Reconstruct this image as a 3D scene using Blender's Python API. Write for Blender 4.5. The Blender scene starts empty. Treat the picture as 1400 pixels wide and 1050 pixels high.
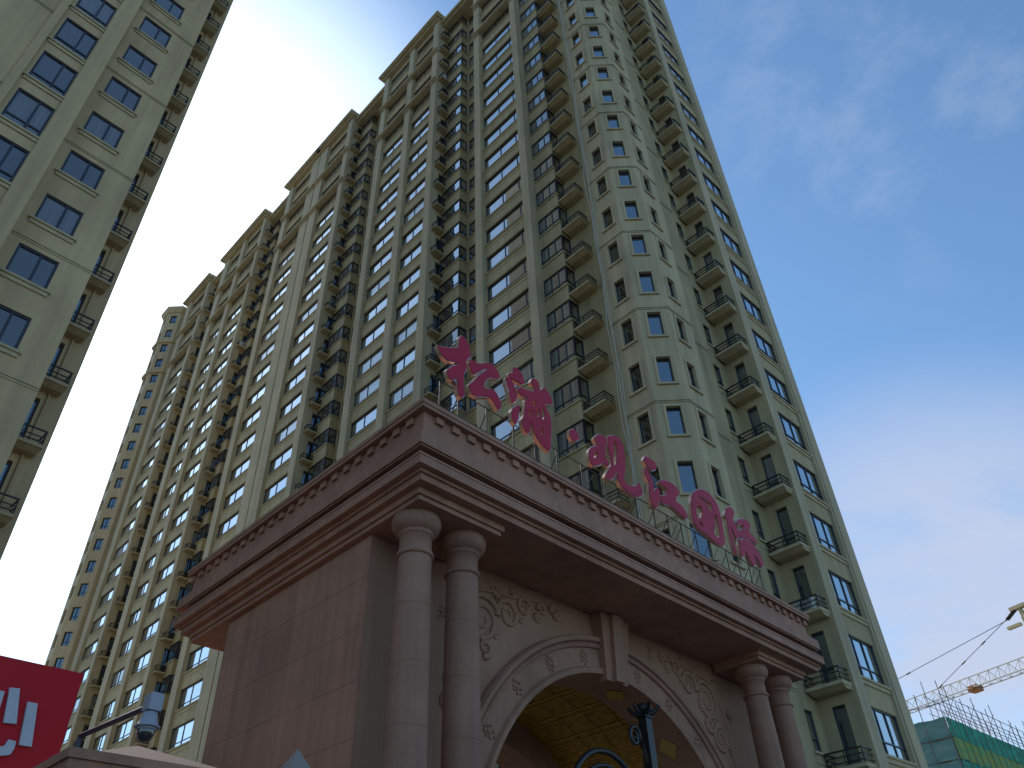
import bpy, bmesh, math, random
from mathutils import Vector, Matrix
random.seed(7)
R = math.radians
sc = bpy.context.scene
COL = sc.collection

# ------------------------------------------------------------------ camera, sky, sun, exposure
CAM = Vector((0.0, 0.0, 1.6))
FPX = 1058.0 / 1400.0                       # focal length in image widths
MX = Vector((0.99897, 0.02867, -0.03521))   # camera right in the world
MD = Vector((-0.04541, 0.63076, -0.77465))  # camera down
MF = Vector((0.0, 0.77545, 0.63141))        # camera forward
camd = bpy.data.cameras.new('camera')
camd.sensor_width = 36.0
camd.lens = 36.0 * FPX
camd.clip_start = 0.05
camd.clip_end = 3000
cam = bpy.data.objects.new('camera', camd)
COL.objects.link(cam)
cam.matrix_world = Matrix(((MX.x, -MD.x, -MF.x, CAM.x), (MX.y, -MD.y, -MF.y, CAM.y),
                           (MX.z, -MD.z, -MF.z, CAM.z), (0, 0, 0, 1)))
sc.camera = cam

SUN_AZ, SUN_EL = -37.5, 40.0
def azel(a, e):
    a, e = R(a), R(e)
    return Vector((math.sin(a) * math.cos(e), math.cos(a) * math.cos(e), math.sin(e)))
SUN = azel(SUN_AZ, SUN_EL)

world = bpy.data.worlds.new("World")
sc.world = world
world.use_nodes = True
wn, wl = world.node_tree.nodes, world.node_tree.links
bg = wn['Background']
sky = wn.new('ShaderNodeTexSky')
sky.sky_type = 'NISHITA'
sky.sun_disc = False
sky.sun_elevation = R(SUN_EL)
sky.sun_rotation = R(SUN_AZ)
sky.air_density = 1.0
sky.dust_density = 0.35
sky.ozone_density = 1.6
bg.inputs[1].default_value = 0.15
def wmath(op, a, b=None, c=None, clamp=False):
    n = wn.new('ShaderNodeMath'); n.operation = op; n.use_clamp = clamp
    for i, v in enumerate((a, b, c)):
        if v is None: continue
        if isinstance(v, (int, float)): n.inputs[i].default_value = v
        else: wl.new(v, n.inputs[i])
    return n.outputs[0]
tc = wn.new('ShaderNodeTexCoord')
def toward(v):                               # cosine between the sky direction and a fixed direction
    n = wn.new('ShaderNodeVectorMath'); n.operation = 'DOT_PRODUCT'
    wl.new(tc.outputs['Generated'], n.inputs[0]); n.inputs[1].default_value = v
    return n.outputs['Value']
def ramp(v, a, b):
    n = wn.new('ShaderNodeMapRange'); n.interpolation_type = 'SMOOTHSTEP'
    wl.new(v, n.inputs[0])
    n.inputs[1].default_value = a; n.inputs[2].default_value = b
    return n.outputs[0]
def wnoise(scale, detail, rough, stretch=(1, 1, 1), dist=0.0):
    m = wn.new('ShaderNodeMapping'); m.inputs['Scale'].default_value = stretch
    wl.new(tc.outputs['Generated'], m.inputs[0])
    n = wn.new('ShaderNodeTexNoise')
    n.inputs['Scale'].default_value = scale; n.inputs['Detail'].default_value = detail
    n.inputs['Roughness'].default_value = rough; n.inputs['Distortion'].default_value = dist
    wl.new(m.outputs[0], n.inputs['Vector'])
    return n.outputs['Fac']
# thin high cloud: a bright veil round the sun, a low bank on the right, wisps overhead
n1 = wnoise(3.2, 8, 0.6, (1, 1, 1.8), 0.3)
n2 = wnoise(5.0, 9, 0.66, (1.2, 1, 1.6), 0.15)
veil = wmath('MULTIPLY', ramp(toward(SUN), 0.85, 0.985), wmath('ADD', wmath('MULTIPLY', n1, 0.7), 0.55))
veil2 = wmath('MULTIPLY', ramp(toward(azel(-66, 34)), 0.80, 0.97), wmath('ADD', wmath('MULTIPLY', n1, 0.5), 0.3))
veil = wmath('ADD', veil, wmath('MULTIPLY', veil2, 0.5))
bank = wmath('MULTIPLY', ramp(toward(azel(30, 15)), math.cos(R(22)), math.cos(R(3))), ramp(n1, 0.25, 0.62))
wisp = wmath('MULTIPLY', ramp(toward(azel(44, 51)), math.cos(R(17)), math.cos(R(3))), ramp(n2, 0.47, 0.75))
low = wmath('MULTIPLY', ramp(toward(Vector((0, 0, 1))), 0.34, 0.12), wmath('ADD', wmath('MULTIPLY', n2, 0.5), 0.15))
cl = wmath('ADD', wmath('MULTIPLY', bank, 0.95), wmath('MULTIPLY', wisp, 0.26))
cl = wmath('MAXIMUM', cl, wmath('MULTIPLY', low, 0.55), clamp=True)
mixc = wn.new('ShaderNodeMixRGB')
tint = wn.new('ShaderNodeVectorMath'); tint.operation = 'MULTIPLY'
wl.new(sky.outputs[0], tint.inputs[0]); tint.inputs[1].default_value = (0.78, 0.98, 1.05)
wl.new(cl, mixc.inputs[0]); wl.new(tint.outputs[0], mixc.inputs[1])
mixc.inputs[2].default_value = (2.9, 3.25, 4.15, 1)
addc = wn.new('ShaderNodeMixRGB'); addc.blend_type = 'ADD'; addc.inputs[0].default_value = 1.0
wl.new(mixc.outputs[0], addc.inputs[1])
vc = wn.new('ShaderNodeVectorMath'); vc.operation = 'SCALE'
vc.inputs[0].default_value = (5.0, 5.2, 5.0); wl.new(veil, vc.inputs['Scale'])
wl.new(vc.outputs[0], addc.inputs[2])
wl.new(addc.outputs[0], bg.inputs[0])

sund = bpy.data.lights.new('sun', 'SUN')
sund.energy = 2.4
sund.angle = R(0.5)
sund.color = (1.0, 0.94, 0.84)
suno = bpy.data.objects.new('sun', sund)
COL.objects.link(suno)
suno.rotation_euler = SUN.to_track_quat('Z', 'Y').to_euler()

vs = sc.view_settings
vs.view_transform = 'Standard'; vs.look = 'None'; vs.gamma = 1.0; vs.exposure = 0.4
sc.cycles.max_bounces = 8

# ------------------------------------------------------------------ helpers
def tag(o, label=None, cat=None, group=None, kind=None):
    if label: o['label'] = label
    if cat: o['category'] = cat
    if group: o['group'] = group
    if kind: o['kind'] = kind
    return o

def empty(name, loc, label=None, cat=None, group=None):
    o = bpy.data.objects.new(name, None)
    o.empty_display_size = 0.5
    o.location = loc
    COL.objects.link(o)
    return tag(o, label, cat, group)

def base_of(o):
    v = Vector((0, 0, 0))
    while o is not None:
        v += o.location
        o = o.parent
    return v

class MB:
    """collects faces in world coordinates; build() links them as one mesh object"""
    def __init__(self):
        self.v, self.f, self.m, self.s = [], [], [], []
    def face(self, pts, mi=0, smooth=False):
        i = len(self.v)
        self.v.extend([tuple(p) for p in pts])
        self.f.append(list(range(i, i + len(pts)))); self.m.append(mi); self.s.append(smooth)
    def grid(self, rows, mi=0, smooth=True, closed=False):
        i = len(self.v); w = len(rows[0])
        for r in rows: self.v.extend([tuple(p) for p in r])
        for a in range(len(rows) - 1):
            for b in range(w if closed else w - 1):
                c = (b + 1) % w
                self.f.append([i + a * w + b, i + a * w + c, i + (a + 1) * w + c, i + (a + 1) * w + b])
                self.m.append(mi); self.s.append(smooth)
    def hexa(self, p, mi=0):                 # 8 corners: bottom ring, top ring
        i = len(self.v); self.v.extend([tuple(q) for q in p])
        for q in ((0, 3, 2, 1), (4, 5, 6, 7), (0, 1, 5, 4), (1, 2, 6, 5), (2, 3, 7, 6), (3, 0, 4, 7)):
            self.f.append([i + k for k in q]); self.m.append(mi); self.s.append(False)
    def box(self, F, a0, a1, b0, b1, c0, c1, mi=0):
        self.hexa([F(a0, b0, c0), F(a1, b0, c0), F(a1, b1, c0), F(a0, b1, c0),
                   F(a0, b0, c1), F(a1, b0, c1), F(a1, b1, c1), F(a0, b1, c1)], mi)
    def prism(self, bottom, top, mi=0):
        n = len(bottom)
        self.face(bottom[::-1], mi); self.face(top, mi)
        for k in range(n):
            j = (k + 1) % n
            self.face([bottom[k], bottom[j], top[j], top[k]], mi)
    def lathe(self, F, prof, seg=32, mi=0):  # prof: (radius, height); F(x, y, z)
        self.grid([[F(r * math.cos(2 * math.pi * k / seg), r * math.sin(2 * math.pi * k / seg), z)
                    for k in range(seg)] for r, z in prof], mi, True, True)
    def tube(self, pts, r, seg=6, mi=0, r1=None):
        pts = [Vector(p) for p in pts]
        rows = []
        n = len(pts)
        prev = None
        for k, p in enumerate(pts):
            d = (pts[min(k + 1, n - 1)] - pts[max(k - 1, 0)]).normalized()
            u = prev if prev is not None else (Vector((0, 0, 1)) if abs(d.z) < 0.9 else Vector((1, 0, 0)))
            u = (u - d * u.dot(d))
            if u.length < 1e-4: u = d.orthogonal()
            u.normalize(); prev = u
            w = d.cross(u)
            rr = r if r1 is None else r + (r1 - r) * k / max(1, n - 1)
            rows.append([p + (u * math.cos(2 * math.pi * q / seg) + w * math.sin(2 * math.pi * q / seg)) * rr
                         for q in range(seg)])
        self.grid(rows, mi, True, True)
        self.face(rows[0][::-1], mi); self.face(rows[-1], mi)
    def add(self, other, mat4=None, remap=None):
        i = len(self.v)
        self.v.extend([tuple(mat4 @ Vector(p)) for p in other.v] if mat4 else other.v)
        for f, m, s in zip(other.f, other.m, other.s):
            self.f.append([i + k for k in f]); self.m.append(remap[m] if remap else m); self.s.append(s)
    def mesh(self, name, mats, off=Vector((0, 0, 0))):
        me = bpy.data.meshes.new(name)
        me.from_pydata([(x - off.x, y - off.y, z - off.z) for x, y, z in self.v], [], self.f)
        for m in mats: me.materials.append(m)
        me.polygons.foreach_set('material_index', self.m)
        me.polygons.foreach_set('use_smooth', self.s)
        me.validate(); me.update()
        bm = bmesh.new(); bm.from_mesh(me)
        bmesh.ops.recalc_face_normals(bm, faces=bm.faces)
        bm.to_mesh(me); bm.free()
        return me
    def build(self, name, mats, parent=None, loc=None):
        if not isinstance(mats, (list, tuple)): mats = [mats]
        off = base_of(parent) if parent else Vector(loc or (0, 0, 0))
        o = bpy.data.objects.new(name, self.mesh(name, mats, off))
        if parent: o.parent = parent
        else: o.location = off
        COL.objects.link(o)
        return o

def place(name, me, parent, P, nrm=None):
    """object with shared mesh; local x along the wall, y outward, z up"""
    o = bpy.data.objects.new(name, me)
    o.parent = parent
    o.location = Vector(P) - base_of(parent)
    if nrm is not None:
        o.rotation_euler = (0, 0, math.atan2(-nrm[0], nrm[1]))
    COL.objects.link(o)
    return o

def frame2(az_a, az_b):
    a = Vector((math.sin(R(az_a)), math.cos(R(az_a)), 0)); b = Vector((math.sin(R(az_b)), math.cos(R(az_b)), 0))
    def F(u, v, z): return a * u + b * v + Vector((0, 0, z))
    return F, a, b

def on_screen(P):
    d = Vector(P) - CAM
    z = d.dot(MF)
    if z <= 0.1: return None
    return 0.5 + FPX * d.dot(MX) / z, 0.375 + FPX * d.dot(MD) / z

# ------------------------------------------------------------------ materials
def new_mat(name):
    m = bpy.data.materials.new(name); m.use_nodes = True
    return m, m.node_tree.nodes, m.node_tree.links, m.node_tree.nodes['Principled BSDF']

def plaster(name, col, var=0.10, streak=0.14, rough=0.88, bump=0.25, grain=30.0, scale=1.0, spec=0.3):
    """painted render or stone: soft blotches, rain streaks running down, fine grain"""
    m, n, l, b = new_mat(name)
    tc = n.new('ShaderNodeTexCoord')
    def nz(sc_, st, det=5, ro=0.6):
        mp = n.new('ShaderNodeMapping'); mp.inputs['Scale'].default_value = st
        l.new(tc.outputs['Object'], mp.inputs[0])
        t = n.new('ShaderNodeTexNoise'); t.inputs['Scale'].default_value = sc_
        t.inputs['Detail'].default_value = det; t.inputs['Roughness'].default_value = ro
        l.new(mp.outputs[0], t.inputs['Vector']); return t.outputs['Fac']
    def mr(v, a, b_, c, d):
        r = n.new('ShaderNodeMapRange'); l.new(v, r.inputs[0])
        for i, q in enumerate((a, b_, c, d)): r.inputs[i + 1].default_value = q
        return r.outputs[0]
    def mul(a, b_):
        q = n.new('ShaderNodeMath'); q.operation = 'MULTIPLY'; l.new(a, q.inputs[0]); l.new(b_, q.inputs[1]); return q.outputs[0]
    blot = mr(nz(0.35 * scale, (1, 1, 1), 6), 0.3, 0.7, 1 - var, 1 + var)
    strk = mr(nz(2.2 * scale, (1, 1, 0.045), 4), 0.35, 0.75, 1 + streak * 0.4, 1 - streak)
    fine = mr(nz(grain, (1, 1, 1), 3), 0.3, 0.7, 0.94, 1.06)
    f = mul(mul(blot, strk), fine)
    sc_ = n.new('ShaderNodeVectorMath'); sc_.operation = 'SCALE'
    sc_.inputs[0].default_value = col; l.new(f, sc_.inputs['Scale'])
    l.new(sc_.outputs[0], b.inputs['Base Color'])
    b.inputs['Roughness'].default_value = rough
    b.inputs['Specular IOR Level'].default_value = spec
    bp = n.new('ShaderNodeBump'); bp.inputs['Strength'].default_value = bump; bp.inputs['Distance'].default_value = 0.01
    l.new(nz(grain * 1.3, (1, 1, 1), 4), bp.inputs['Height']); l.new(bp.outputs[0], b.inputs['Normal'])
    return m

def plain(name, col, rough=0.5, metal=0.0, spec=0.5, var=0.08, scale=6.0):
    m, n, l, b = new_mat(name)
    tc = n.new('ShaderNodeTexCoord'); t = n.new('ShaderNodeTexNoise')
    t.inputs['Scale'].default_value = scale; t.inputs['Detail'].default_value = 4
    l.new(tc.outputs['Object'], t.inputs['Vector'])
    r = n.new('ShaderNodeMapRange'); l.new(t.outputs['Fac'], r.inputs[0])
    r.inputs[1].default_value = 0.3; r.inputs[2].default_value = 0.7
    r.inputs[3].default_value = 1 - var; r.inputs[4].default_value = 1 + var
    s = n.new('ShaderNodeVectorMath'); s.operation = 'SCALE'; s.inputs[0].default_value = col
    l.new(r.outputs[0], s.inputs['Scale']); l.new(s.outputs[0], b.inputs['Base Color'])
    b.inputs['Roughness'].default_value = rough; b.inputs['Metallic'].default_value = metal
    b.inputs['Specular IOR Level'].default_value = spec
    return m

def glass(name, tint, low=0.13, high=0.85, curtain=False, coat=(0.86, 0.93, 0.97)):
    """dark room behind coated glass: weak mirror face on, strong mirror at a slant"""
    m, n, l, b = new_mat(name)
    b.inputs['Base Color'].default_value = (*tint, 1)
    b.inputs['Roughness'].default_value = 0.25
    tc = n.new('ShaderNodeTexCoord')
    t = n.new('ShaderNodeTexNoise'); t.inputs['Scale'].default_value = 1.1; t.inputs['Detail'].default_value = 1
    l.new(tc.outputs['Object'], t.inputs['Vector'])
    bp = n.new('ShaderNodeBump'); bp.inputs['Strength'].default_value = 0.06; bp.inputs['Distance'].default_value = 0.02
    l.new(t.outputs['Fac'], bp.inputs['Height'])
    gl = n.new('ShaderNodeBsdfGlossy'); gl.inputs['Roughness'].default_value = 0.02
    gl.inputs['Color'].default_value = (*coat, 1)
    l.new(bp.outputs[0], gl.inputs['Normal'])
    lw = n.new('ShaderNodeLayerWeight'); lw.inputs['Blend'].default_value = 0.5
    pw = n.new('ShaderNodeMath'); pw.operation = 'POWER'; l.new(lw.outputs['Facing'], pw.inputs[0]); pw.inputs[1].default_value = 1.6
    ma = n.new('ShaderNodeMath'); ma.operation = 'MULTIPLY_ADD'; l.new(pw.outputs[0], ma.inputs[0])
    ma.inputs[1].default_value = high; ma.inputs[2].default_value = low
    mx = n.new('ShaderNodeMixShader'); l.new(ma.outputs[0], mx.inputs[0]); l.new(b.outputs[0], mx.inputs[1]); l.new(gl.outputs[0], mx.inputs[2])
    l.new(mx.outputs[0], n['Material Output'].inputs['Surface'])
    if curtain:
        w = n.new('ShaderNodeTexNoise'); w.inputs['Scale'].default_value = 7.0; w.inputs['Detail'].default_value = 3
        mp = n.new('ShaderNodeMapping'); mp.inputs['Scale'].default_value = (1, 1, 0.06)
        l.new(tc.outputs['Object'], mp.inputs[0]); l.new(mp.outputs[0], w.inputs['Vector'])
        cr = n.new('ShaderNodeMapRange'); l.new(w.outputs['Fac'], cr.inputs[0])
        cr.inputs[1].default_value = 0.35; cr.inputs[2].default_value = 0.65
        cr.inputs[3].default_value = 0.45; cr.inputs[4].default_value = 1.1
        s = n.new('ShaderNodeVectorMath'); s.operation = 'SCALE'; s.inputs[0].default_value = tint
        l.new(cr.outputs[0], s.inputs['Scale']); l.new(s.outputs[0], b.inputs['Base Color'])
    return m

M_WALL = plaster('wall_render', (0.445, 0.36, 0.22), var=0.13, streak=0.20)
M_SPAN = plaster('spandrel_render', (0.385, 0.315, 0.178), var=0.14, streak=0.22)
M_PIL = plaster('pilaster_render', (0.42, 0.345, 0.22), var=0.12, streak=0.20)
M_TRIM = plaster('trim_render', (0.45, 0.37, 0.225), streak=0.2)
M_LWALL = plaster('pale_render', (0.49, 0.365, 0.205), var=0.12, streak=0.18)
M_FRAME = plain('window_frame_metal', (0.022, 0.025, 0.034), 0.4)
M_GLASS = [glass('window_glass', (0.012, 0.018, 0.022)), glass('window_glass_blue', (0.010, 0.020, 0.030), 0.15, 0.9),
           glass('window_glass_curtained', (0.20, 0.21, 0.20), 0.06, 0.45, True),
           glass('window_glass_grey', (0.022, 0.022, 0.026), 0.12, 0.7, False, (0.92, 0.78, 0.70)), glass('window_glass_net_curtain', (0.10, 0.10, 0.10), 0.10, 0.6, True, (0.92, 0.80, 0.72))]
M_RAIL = plain('black_iron', (0.012, 0.012, 0.013), 0.45)
M_STONE = plaster('pink_stone', (0.375, 0.187, 0.122), var=0.16, streak=0.20, rough=0.7, bump=0.4, grain=55, scale=2.0)
M_COLST = plaster('column_stone', (0.32, 0.17, 0.115), var=0.20, streak=0.18, rough=0.75, bump=0.4, grain=45, scale=3.0)
M_PANEL = plaster('carved_stone', (0.34, 0.188, 0.122), var=0.12, streak=0.10, rough=0.8, bump=0.3, grain=45, scale=3.0)
M_WHITE = plain('white_metal', (0.55, 0.55, 0.53), 0.45, var=0.12)
M_DARK = plain('dark_plastic', (0.02, 0.02, 0.022), 0.35)
# ------------------------------------------------------------------ windows and balconies, shared by the towers
def window_kit(w, h, mull, transom=None, bar=0.06, trim=None):
    """frame, pane variants and optional trim in local coordinates (x along wall, y outward, z up from the sill)"""
    I = lambda x, y, z: Vector((x, y, z))
    fr = MB(); x0, x1 = -w / 2, w / 2
    fr.box(I, x0, x1, -0.05, 0.02, 0, bar); fr.box(I, x0, x1, -0.05, 0.02, h - bar, h)
    fr.box(I, x0, x0 + bar, -0.05, 0.02, bar, h - bar); fr.box(I, x1 - bar, x1, -0.05, 0.02, bar, h - bar)
    xs = [x0 + bar] + [x0 + w * q for q in mull] + [x1 - bar]
    for q in xs[1:-1]: fr.box(I, q - bar * 0.5, q + bar * 0.5, -0.05, 0.018, bar, h - bar)
    zs = [bar, h - bar]
    if transom:
        fr.box(I, x0 + bar, x1 - bar, -0.048, 0.014, transom * h - bar * 0.45, transom * h + bar * 0.45)
        zs = [bar, transom * h, h - bar]
    panes = []
    for k in range(4):
        p = MB()
        rnd = random.Random(100 * k + int(w * 100))
        for a in range(len(xs) - 1):
            for c in range(len(zs) - 1):
                t, u = rnd.uniform(-.004, .004), rnd.uniform(-.004, .004)
                xa, xb, za, zb = xs[a], xs[a + 1], zs[c], zs[c + 1]
                p.face([(xa, -.025 - t - u, za), (xb, -.025 + t - u, za), (xb, -.025 + t + u, zb), (xa, -.025 - t + u, zb)],
                       0 if (k < 3 or c == 0) else 0)
        panes.append(p)
    tr = None
    if trim == 'sill':                       # stepped sill below the opening
        tr = MB()
        D = 0.07
        tr.box(I, x0 - 0.16, x1 + 0.16, D, D + 0.12, -0.10, 0.0); tr.box(I, x0 - 0.10, x1 + 0.10, D, D + 0.06, -0.27, -0.102)
        tr.box(I, x0, x1, 0.022, D - .002, -0.06, -0.001)
    if trim == 'thin_sill':
        tr = MB(); D = 0.14 if w > 1.75 else 0.07
        tr.box(I, x0 - 0.08, x1 + 0.08, D, D + 0.08, -0.09, 0.0)
        tr.box(I, x0 - 0.08, x1 + 0.08, D, D + 0.035, -0.42, -0.36)
    if trim == 'surround':                   # moulded frame standing proud of the wall, with a sill
        tr = MB(); D = 0.14
        s = 0.13
        tr.box(I, x0 - s, x0, D, D + 0.05, 0, h); tr.box(I, x1, x1 + s, D, D + 0.05, 0, h)
        tr.box(I, x0 - s, x1 + s, D, D + 0.05, h, h + s); tr.box(I, x0 - s - 0.03, x1 + s + 0.03, D, D + 0.10, -0.11, 0.0)
    return dict(w=w, h=h, frame=fr, panes=panes, trim=tr)

class Tower:
    def __init__(self, root, trim_mat):
        self.root, self.trim = root, trim_mat
        self.wins, self.bals, self.mesh = [], [], {}
    def win(self, kit, P, nrm, gi=None):
        self.wins.append((kit, Vector(P), Vector(nrm), gi if gi is not None else random.choices((0, 1, 2), (.60, .28, .12))[0], random.randrange(4)))
    def bal(self, kit, P, nrm):
        self.bals.append((kit, Vector(P), Vector(nrm)))
    def score(self, kit, P, nrm):
        s = on_screen(P)
        d = (CAM - P); n = d.length
        if s is None: return 0
        area = kit['w'] * kit['h'] * abs(d.normalized().dot(nrm)) / n ** 2
        x, y = s
        if not (-0.01 < x < 1.01 and -0.01 < y < 0.76): return area * 1e-4
        if hidden_by_gate(x, y): return area * 1e-3
        return area
    def finish(self, limit=100):
        for kind, recs in (('window', self.wins), ('balcony', self.bals)):
            recs.sort(key=lambda q: -self.score(q[0], q[1], q[2]))
            rest = MB()
            for i, q in enumerate(recs):
                kit, P, nrm = q[:3]
                if i < limit - 1:
                    key = id(kit)
                    if key not in self.mesh:
                        if kind == 'window':
                            self.mesh[key] = (kit['frame'].mesh('window', [M_FRAME]), {}, kit['trim'].mesh('sill', [self.trim]) if kit['trim'] else None)
                        else:
                            self.mesh[key] = (kit['slab'].mesh('balcony', [self.trim]), kit['rail'].mesh('railing', [M_RAIL]))
                    o = place(kind, self.mesh[key][0], self.root, P, nrm)
                    if kind == 'window':
                        pk = (q[3], q[4])
                        if pk not in self.mesh[key][1]: self.mesh[key][1][pk] = kit['panes'][q[4]].mesh('pane', [M_GLASS[q[3]]])
                        c = bpy.data.objects.new('pane', self.mesh[key][1][pk]); c.parent = o; COL.objects.link(c)
                        if self.mesh[key][2]:
                            c = bpy.data.objects.new('sill', self.mesh[key][2]); c.parent = o; COL.objects.link(c)
                    else:
                        c = bpy.data.objects.new('railing', self.mesh[key][1]); c.parent = o; COL.objects.link(c)
                else:
                    m4 = Matrix.Translation(P) @ Matrix.Rotation(math.atan2(-nrm.x, nrm.y), 4, 'Z')
                    if kind == 'window':
                        rest.add(kit['frame'], m4, {0: 0}); rest.add(kit['panes'][q[4]], m4, {0: 2 + q[3]})
                        if kit['trim']: rest.add(kit['trim'], m4, {0: 1})
                    else:
                        rest.add(kit['slab'], m4, {0: 1}); rest.add(kit['rail'], m4, {0: 0})
            if rest.f:
                o = rest.build(kind, [M_FRAME if kind == 'window' else M_RAIL, self.trim] + M_GLASS, self.root)
                o['kind'] = 'stuff'

def balcony_kit(w, d, rail=0.52, corbel=True):
    """small ledge balcony; origin at the wall, floor level; x along the wall, y outward"""
    I = lambda x, y, z: Vector((x, y, z))
    s = MB(); x0, x1 = -w / 2, w / 2
    s.box(I, x0, x1, 0.002, d, -0.13, 0.0)
    if corbel: s.prism([(x0 + .06, 0.002, -.26), (x1 - .06, 0.002, -.26), (x1 - .06, d * .55, -.26), (x0 + .06, d * .55, -.26)],
            [(x0 + .02, 0.002, -.131), (x1 - .02, 0.002, -.131), (x1 - .02, d - .06, -.131), (x0 + .02, d - .06, -.131)])
    r = MB(); e = 0.018
    xa, xb, yd = x0 + 0.05, x1 - 0.05, d - 0.05
    for z in (0.12, 0.32, rail):
        t = e * (1.5 if z == rail else 1)
        r.box(I, xa - t, xb + t, yd - t, yd + t, z - t, z + t)
        for x in (xa, xb): r.box(I, x - t, x + t, 0.01, yd - t - .001, z - t, z + t)
    for x in (xa, xb): r.box(I, x - e * 1.2, x + e * 1.2, yd - e * 1.2, yd + e * 1.2, 0.0, rail + .03)
    r.box(I, -e, e, yd - e * .9, yd + e * .9, 0.0, rail)
    return dict(w=w, h=0.7, slab=s, rail=r)

def strip(mb, A, B, z0, z1, ops, nrm, depth, mi=0, rmi=0):
    """wall face between plan points A and B with rectangular openings (s0,s1,za,zb) and reveals going inward"""
    A, B, nrm = Vector((A[0], A[1], 0)), Vector((B[0], B[1], 0)), Vector((nrm[0], nrm[1], 0))
    L = (B - A).length; d = (B - A) / L
    P = lambda s, z, y=0.0: A + d * s - nrm * y + Vector((0, 0, z))
    zc = sorted(set([z0, z1] + [z for o in ops for z in o[2:4] if z0 < z < z1]))
    for za, zb in zip(zc[:-1], zc[1:]):
        zm = (za + zb) / 2
        here = sorted([o for o in ops if o[2] < zm < o[3]])
        s = 0.0
        for o in here:
            if o[0] > s + 1e-5: mb.face([P(s, za), P(o[0], za), P(o[0], zb), P(s, zb)], mi)
            s = o[1]
        if s < L - 1e-5: mb.face([P(s, za), P(L, za), P(L, zb), P(s, zb)], mi)
    for a, b, za, zb in ops:
        for (u, v), (w, x) in (((a, za), (a, zb)), ((b, zb), (b, za)), ((a, zb), (b, zb)), ((b, za), (a, za))):
            mb.face([P(u, v), P(w, x), P(w, x, depth), P(u, v, depth)], rmi)

# ------------------------------------------------------------------ the gate's own axes (needed to know what it hides)
_r = Vector((math.sin(R(42)), math.cos(R(42)), 0)); _n = Vector((-_r.y, _r.x, 0))
def S(r, n, z):                              # along the front, into the depth, up; the passage runs 2.5 degrees off square
    return _r * (r + (n - 6.85) * 0.045) + _n * n + Vector((0, 0, z))
_sil = [on_screen(S(*p)) for p in ((5.7, 14.2, 8.6), (5.67, 6.85, 8.6), (17.6, 6.85, 8.6), (17.6, 6.85, 7.3), (17.2, 7.2, 7.3), (17.0, 7.2, 3.0), (5.9, 13.0, 3.0), (5.7, 14.2, 7.4))]
def hidden_by_gate(x, y):
    c = False
    for (xa, ya), (xb, yb) in zip(_sil, _sil[1:] + _sil[:1]):
        if (ya > y) != (yb > y) and x < (xb - xa) * (y - ya) / (yb - ya) + xa: c = not c
    return c

# ------------------------------------------------------------------ ground
def ground_mat():
    m, n, l, b = new_mat('paving')
    tc = n.new('ShaderNodeTexCoord')
    br = n.new('ShaderNodeTexBrick'); br.inputs['Scale'].default_value = 1.6
    br.inputs['Color1'].default_value = (0.25, 0.22, 0.19, 1); br.inputs['Color2'].default_value = (0.20, 0.18, 0.155, 1)
    br.inputs['Mortar'].default_value = (0.08, 0.08, 0.08, 1); br.inputs['Mortar Size'].default_value = 0.012
    l.new(tc.outputs['Object'], br.inputs['Vector'])
    t = n.new('ShaderNodeTexNoise'); t.inputs['Scale'].default_value = 0.4; t.inputs['Detail'].default_value = 6
    l.new(tc.outputs['Object'], t.inputs['Vector'])
    mx = n.new('ShaderNodeMixRGB'); mx.blend_type = 'MULTIPLY'; mx.inputs[0].default_value = 0.5
    l.new(br.outputs['Color'], mx.inputs[1]); l.new(t.outputs['Color'], mx.inputs[2])
    l.new(mx.outputs[0], b.inputs['Base Color']); b.inputs['Roughness'].default_value = 0.85
    return m
g = MB(); g.face([(-1200, -1200, 0), (1200, -1200, 0), (1200, 1200, 0), (-1200, 1200, 0)])
tag(g.build('ground', ground_mat()), kind='structure')

# ------------------------------------------------------------------ main apartment tower
FL = lambda k: 2.35 + 2.9 * k
NF = 29
ROOF = 87.0
T, uL, uR = frame2(-45.53, 44.47)
T2 = lambda l, r: (T(l, r, 0).x, T(l, r, 0).y)
tower = empty('apartment_tower', T(22, 30, 0), 'tall beige apartment tower of many bays rising behind the gatehouse', 'apartment tower')
tw = Tower(tower, M_TRIM)
PF, WF, RW, BF = 24.65, 24.92, 26.7, 25.9
nF, nS = -uR, -uL                            # the long front looks along nF, side walls toward the camera along nS

K_BAY = window_kit(2.9, 1.62, (0.17, 0.58), 0.24)
def kit_for(w, cache={}):
    q = round(w, 2)
    if q not in cache: cache[q] = window_kit(q, 1.62, (0.5,) if q < 2.6 else (0.13, 0.55), 0.24, trim='thin_sill')
    return cache[q]

wall = MB()
def front_bay(l0, l1, pad=0.10):
    """window bay between two pilasters on the long front"""
    ops = [(pad, l1 - l0 - pad, FL(k) + .88, FL(k) + 2.5) for k in range(NF)]
    strip(wall, T2(l0, WF), T2(l1, WF), 0, ROOF, ops, nF, 0.20, 0, 1)
    kit = kit_for(l1 - l0 - 2 * pad)
    for k in range(NF):
        tw.win(kit, T((l0 + l1) / 2, WF + 0.14, FL(k) + .88), nF)

pil_parts = []
def pilaster(l0, l1, rb=25.4, rf=PF):
    p = MB(); p.box(T, l0, l1, rf, rb, 0, ROOF - 0.1)
    for k in (25, 27):                       # moulded breaks at the two ledges
        p.box(T, l0 - .06, l1 + .06, rf - .10, rf - .002, FL(k) - .62, FL(k) - .45)
    p.build('pilaster', M_PIL, tower)

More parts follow.
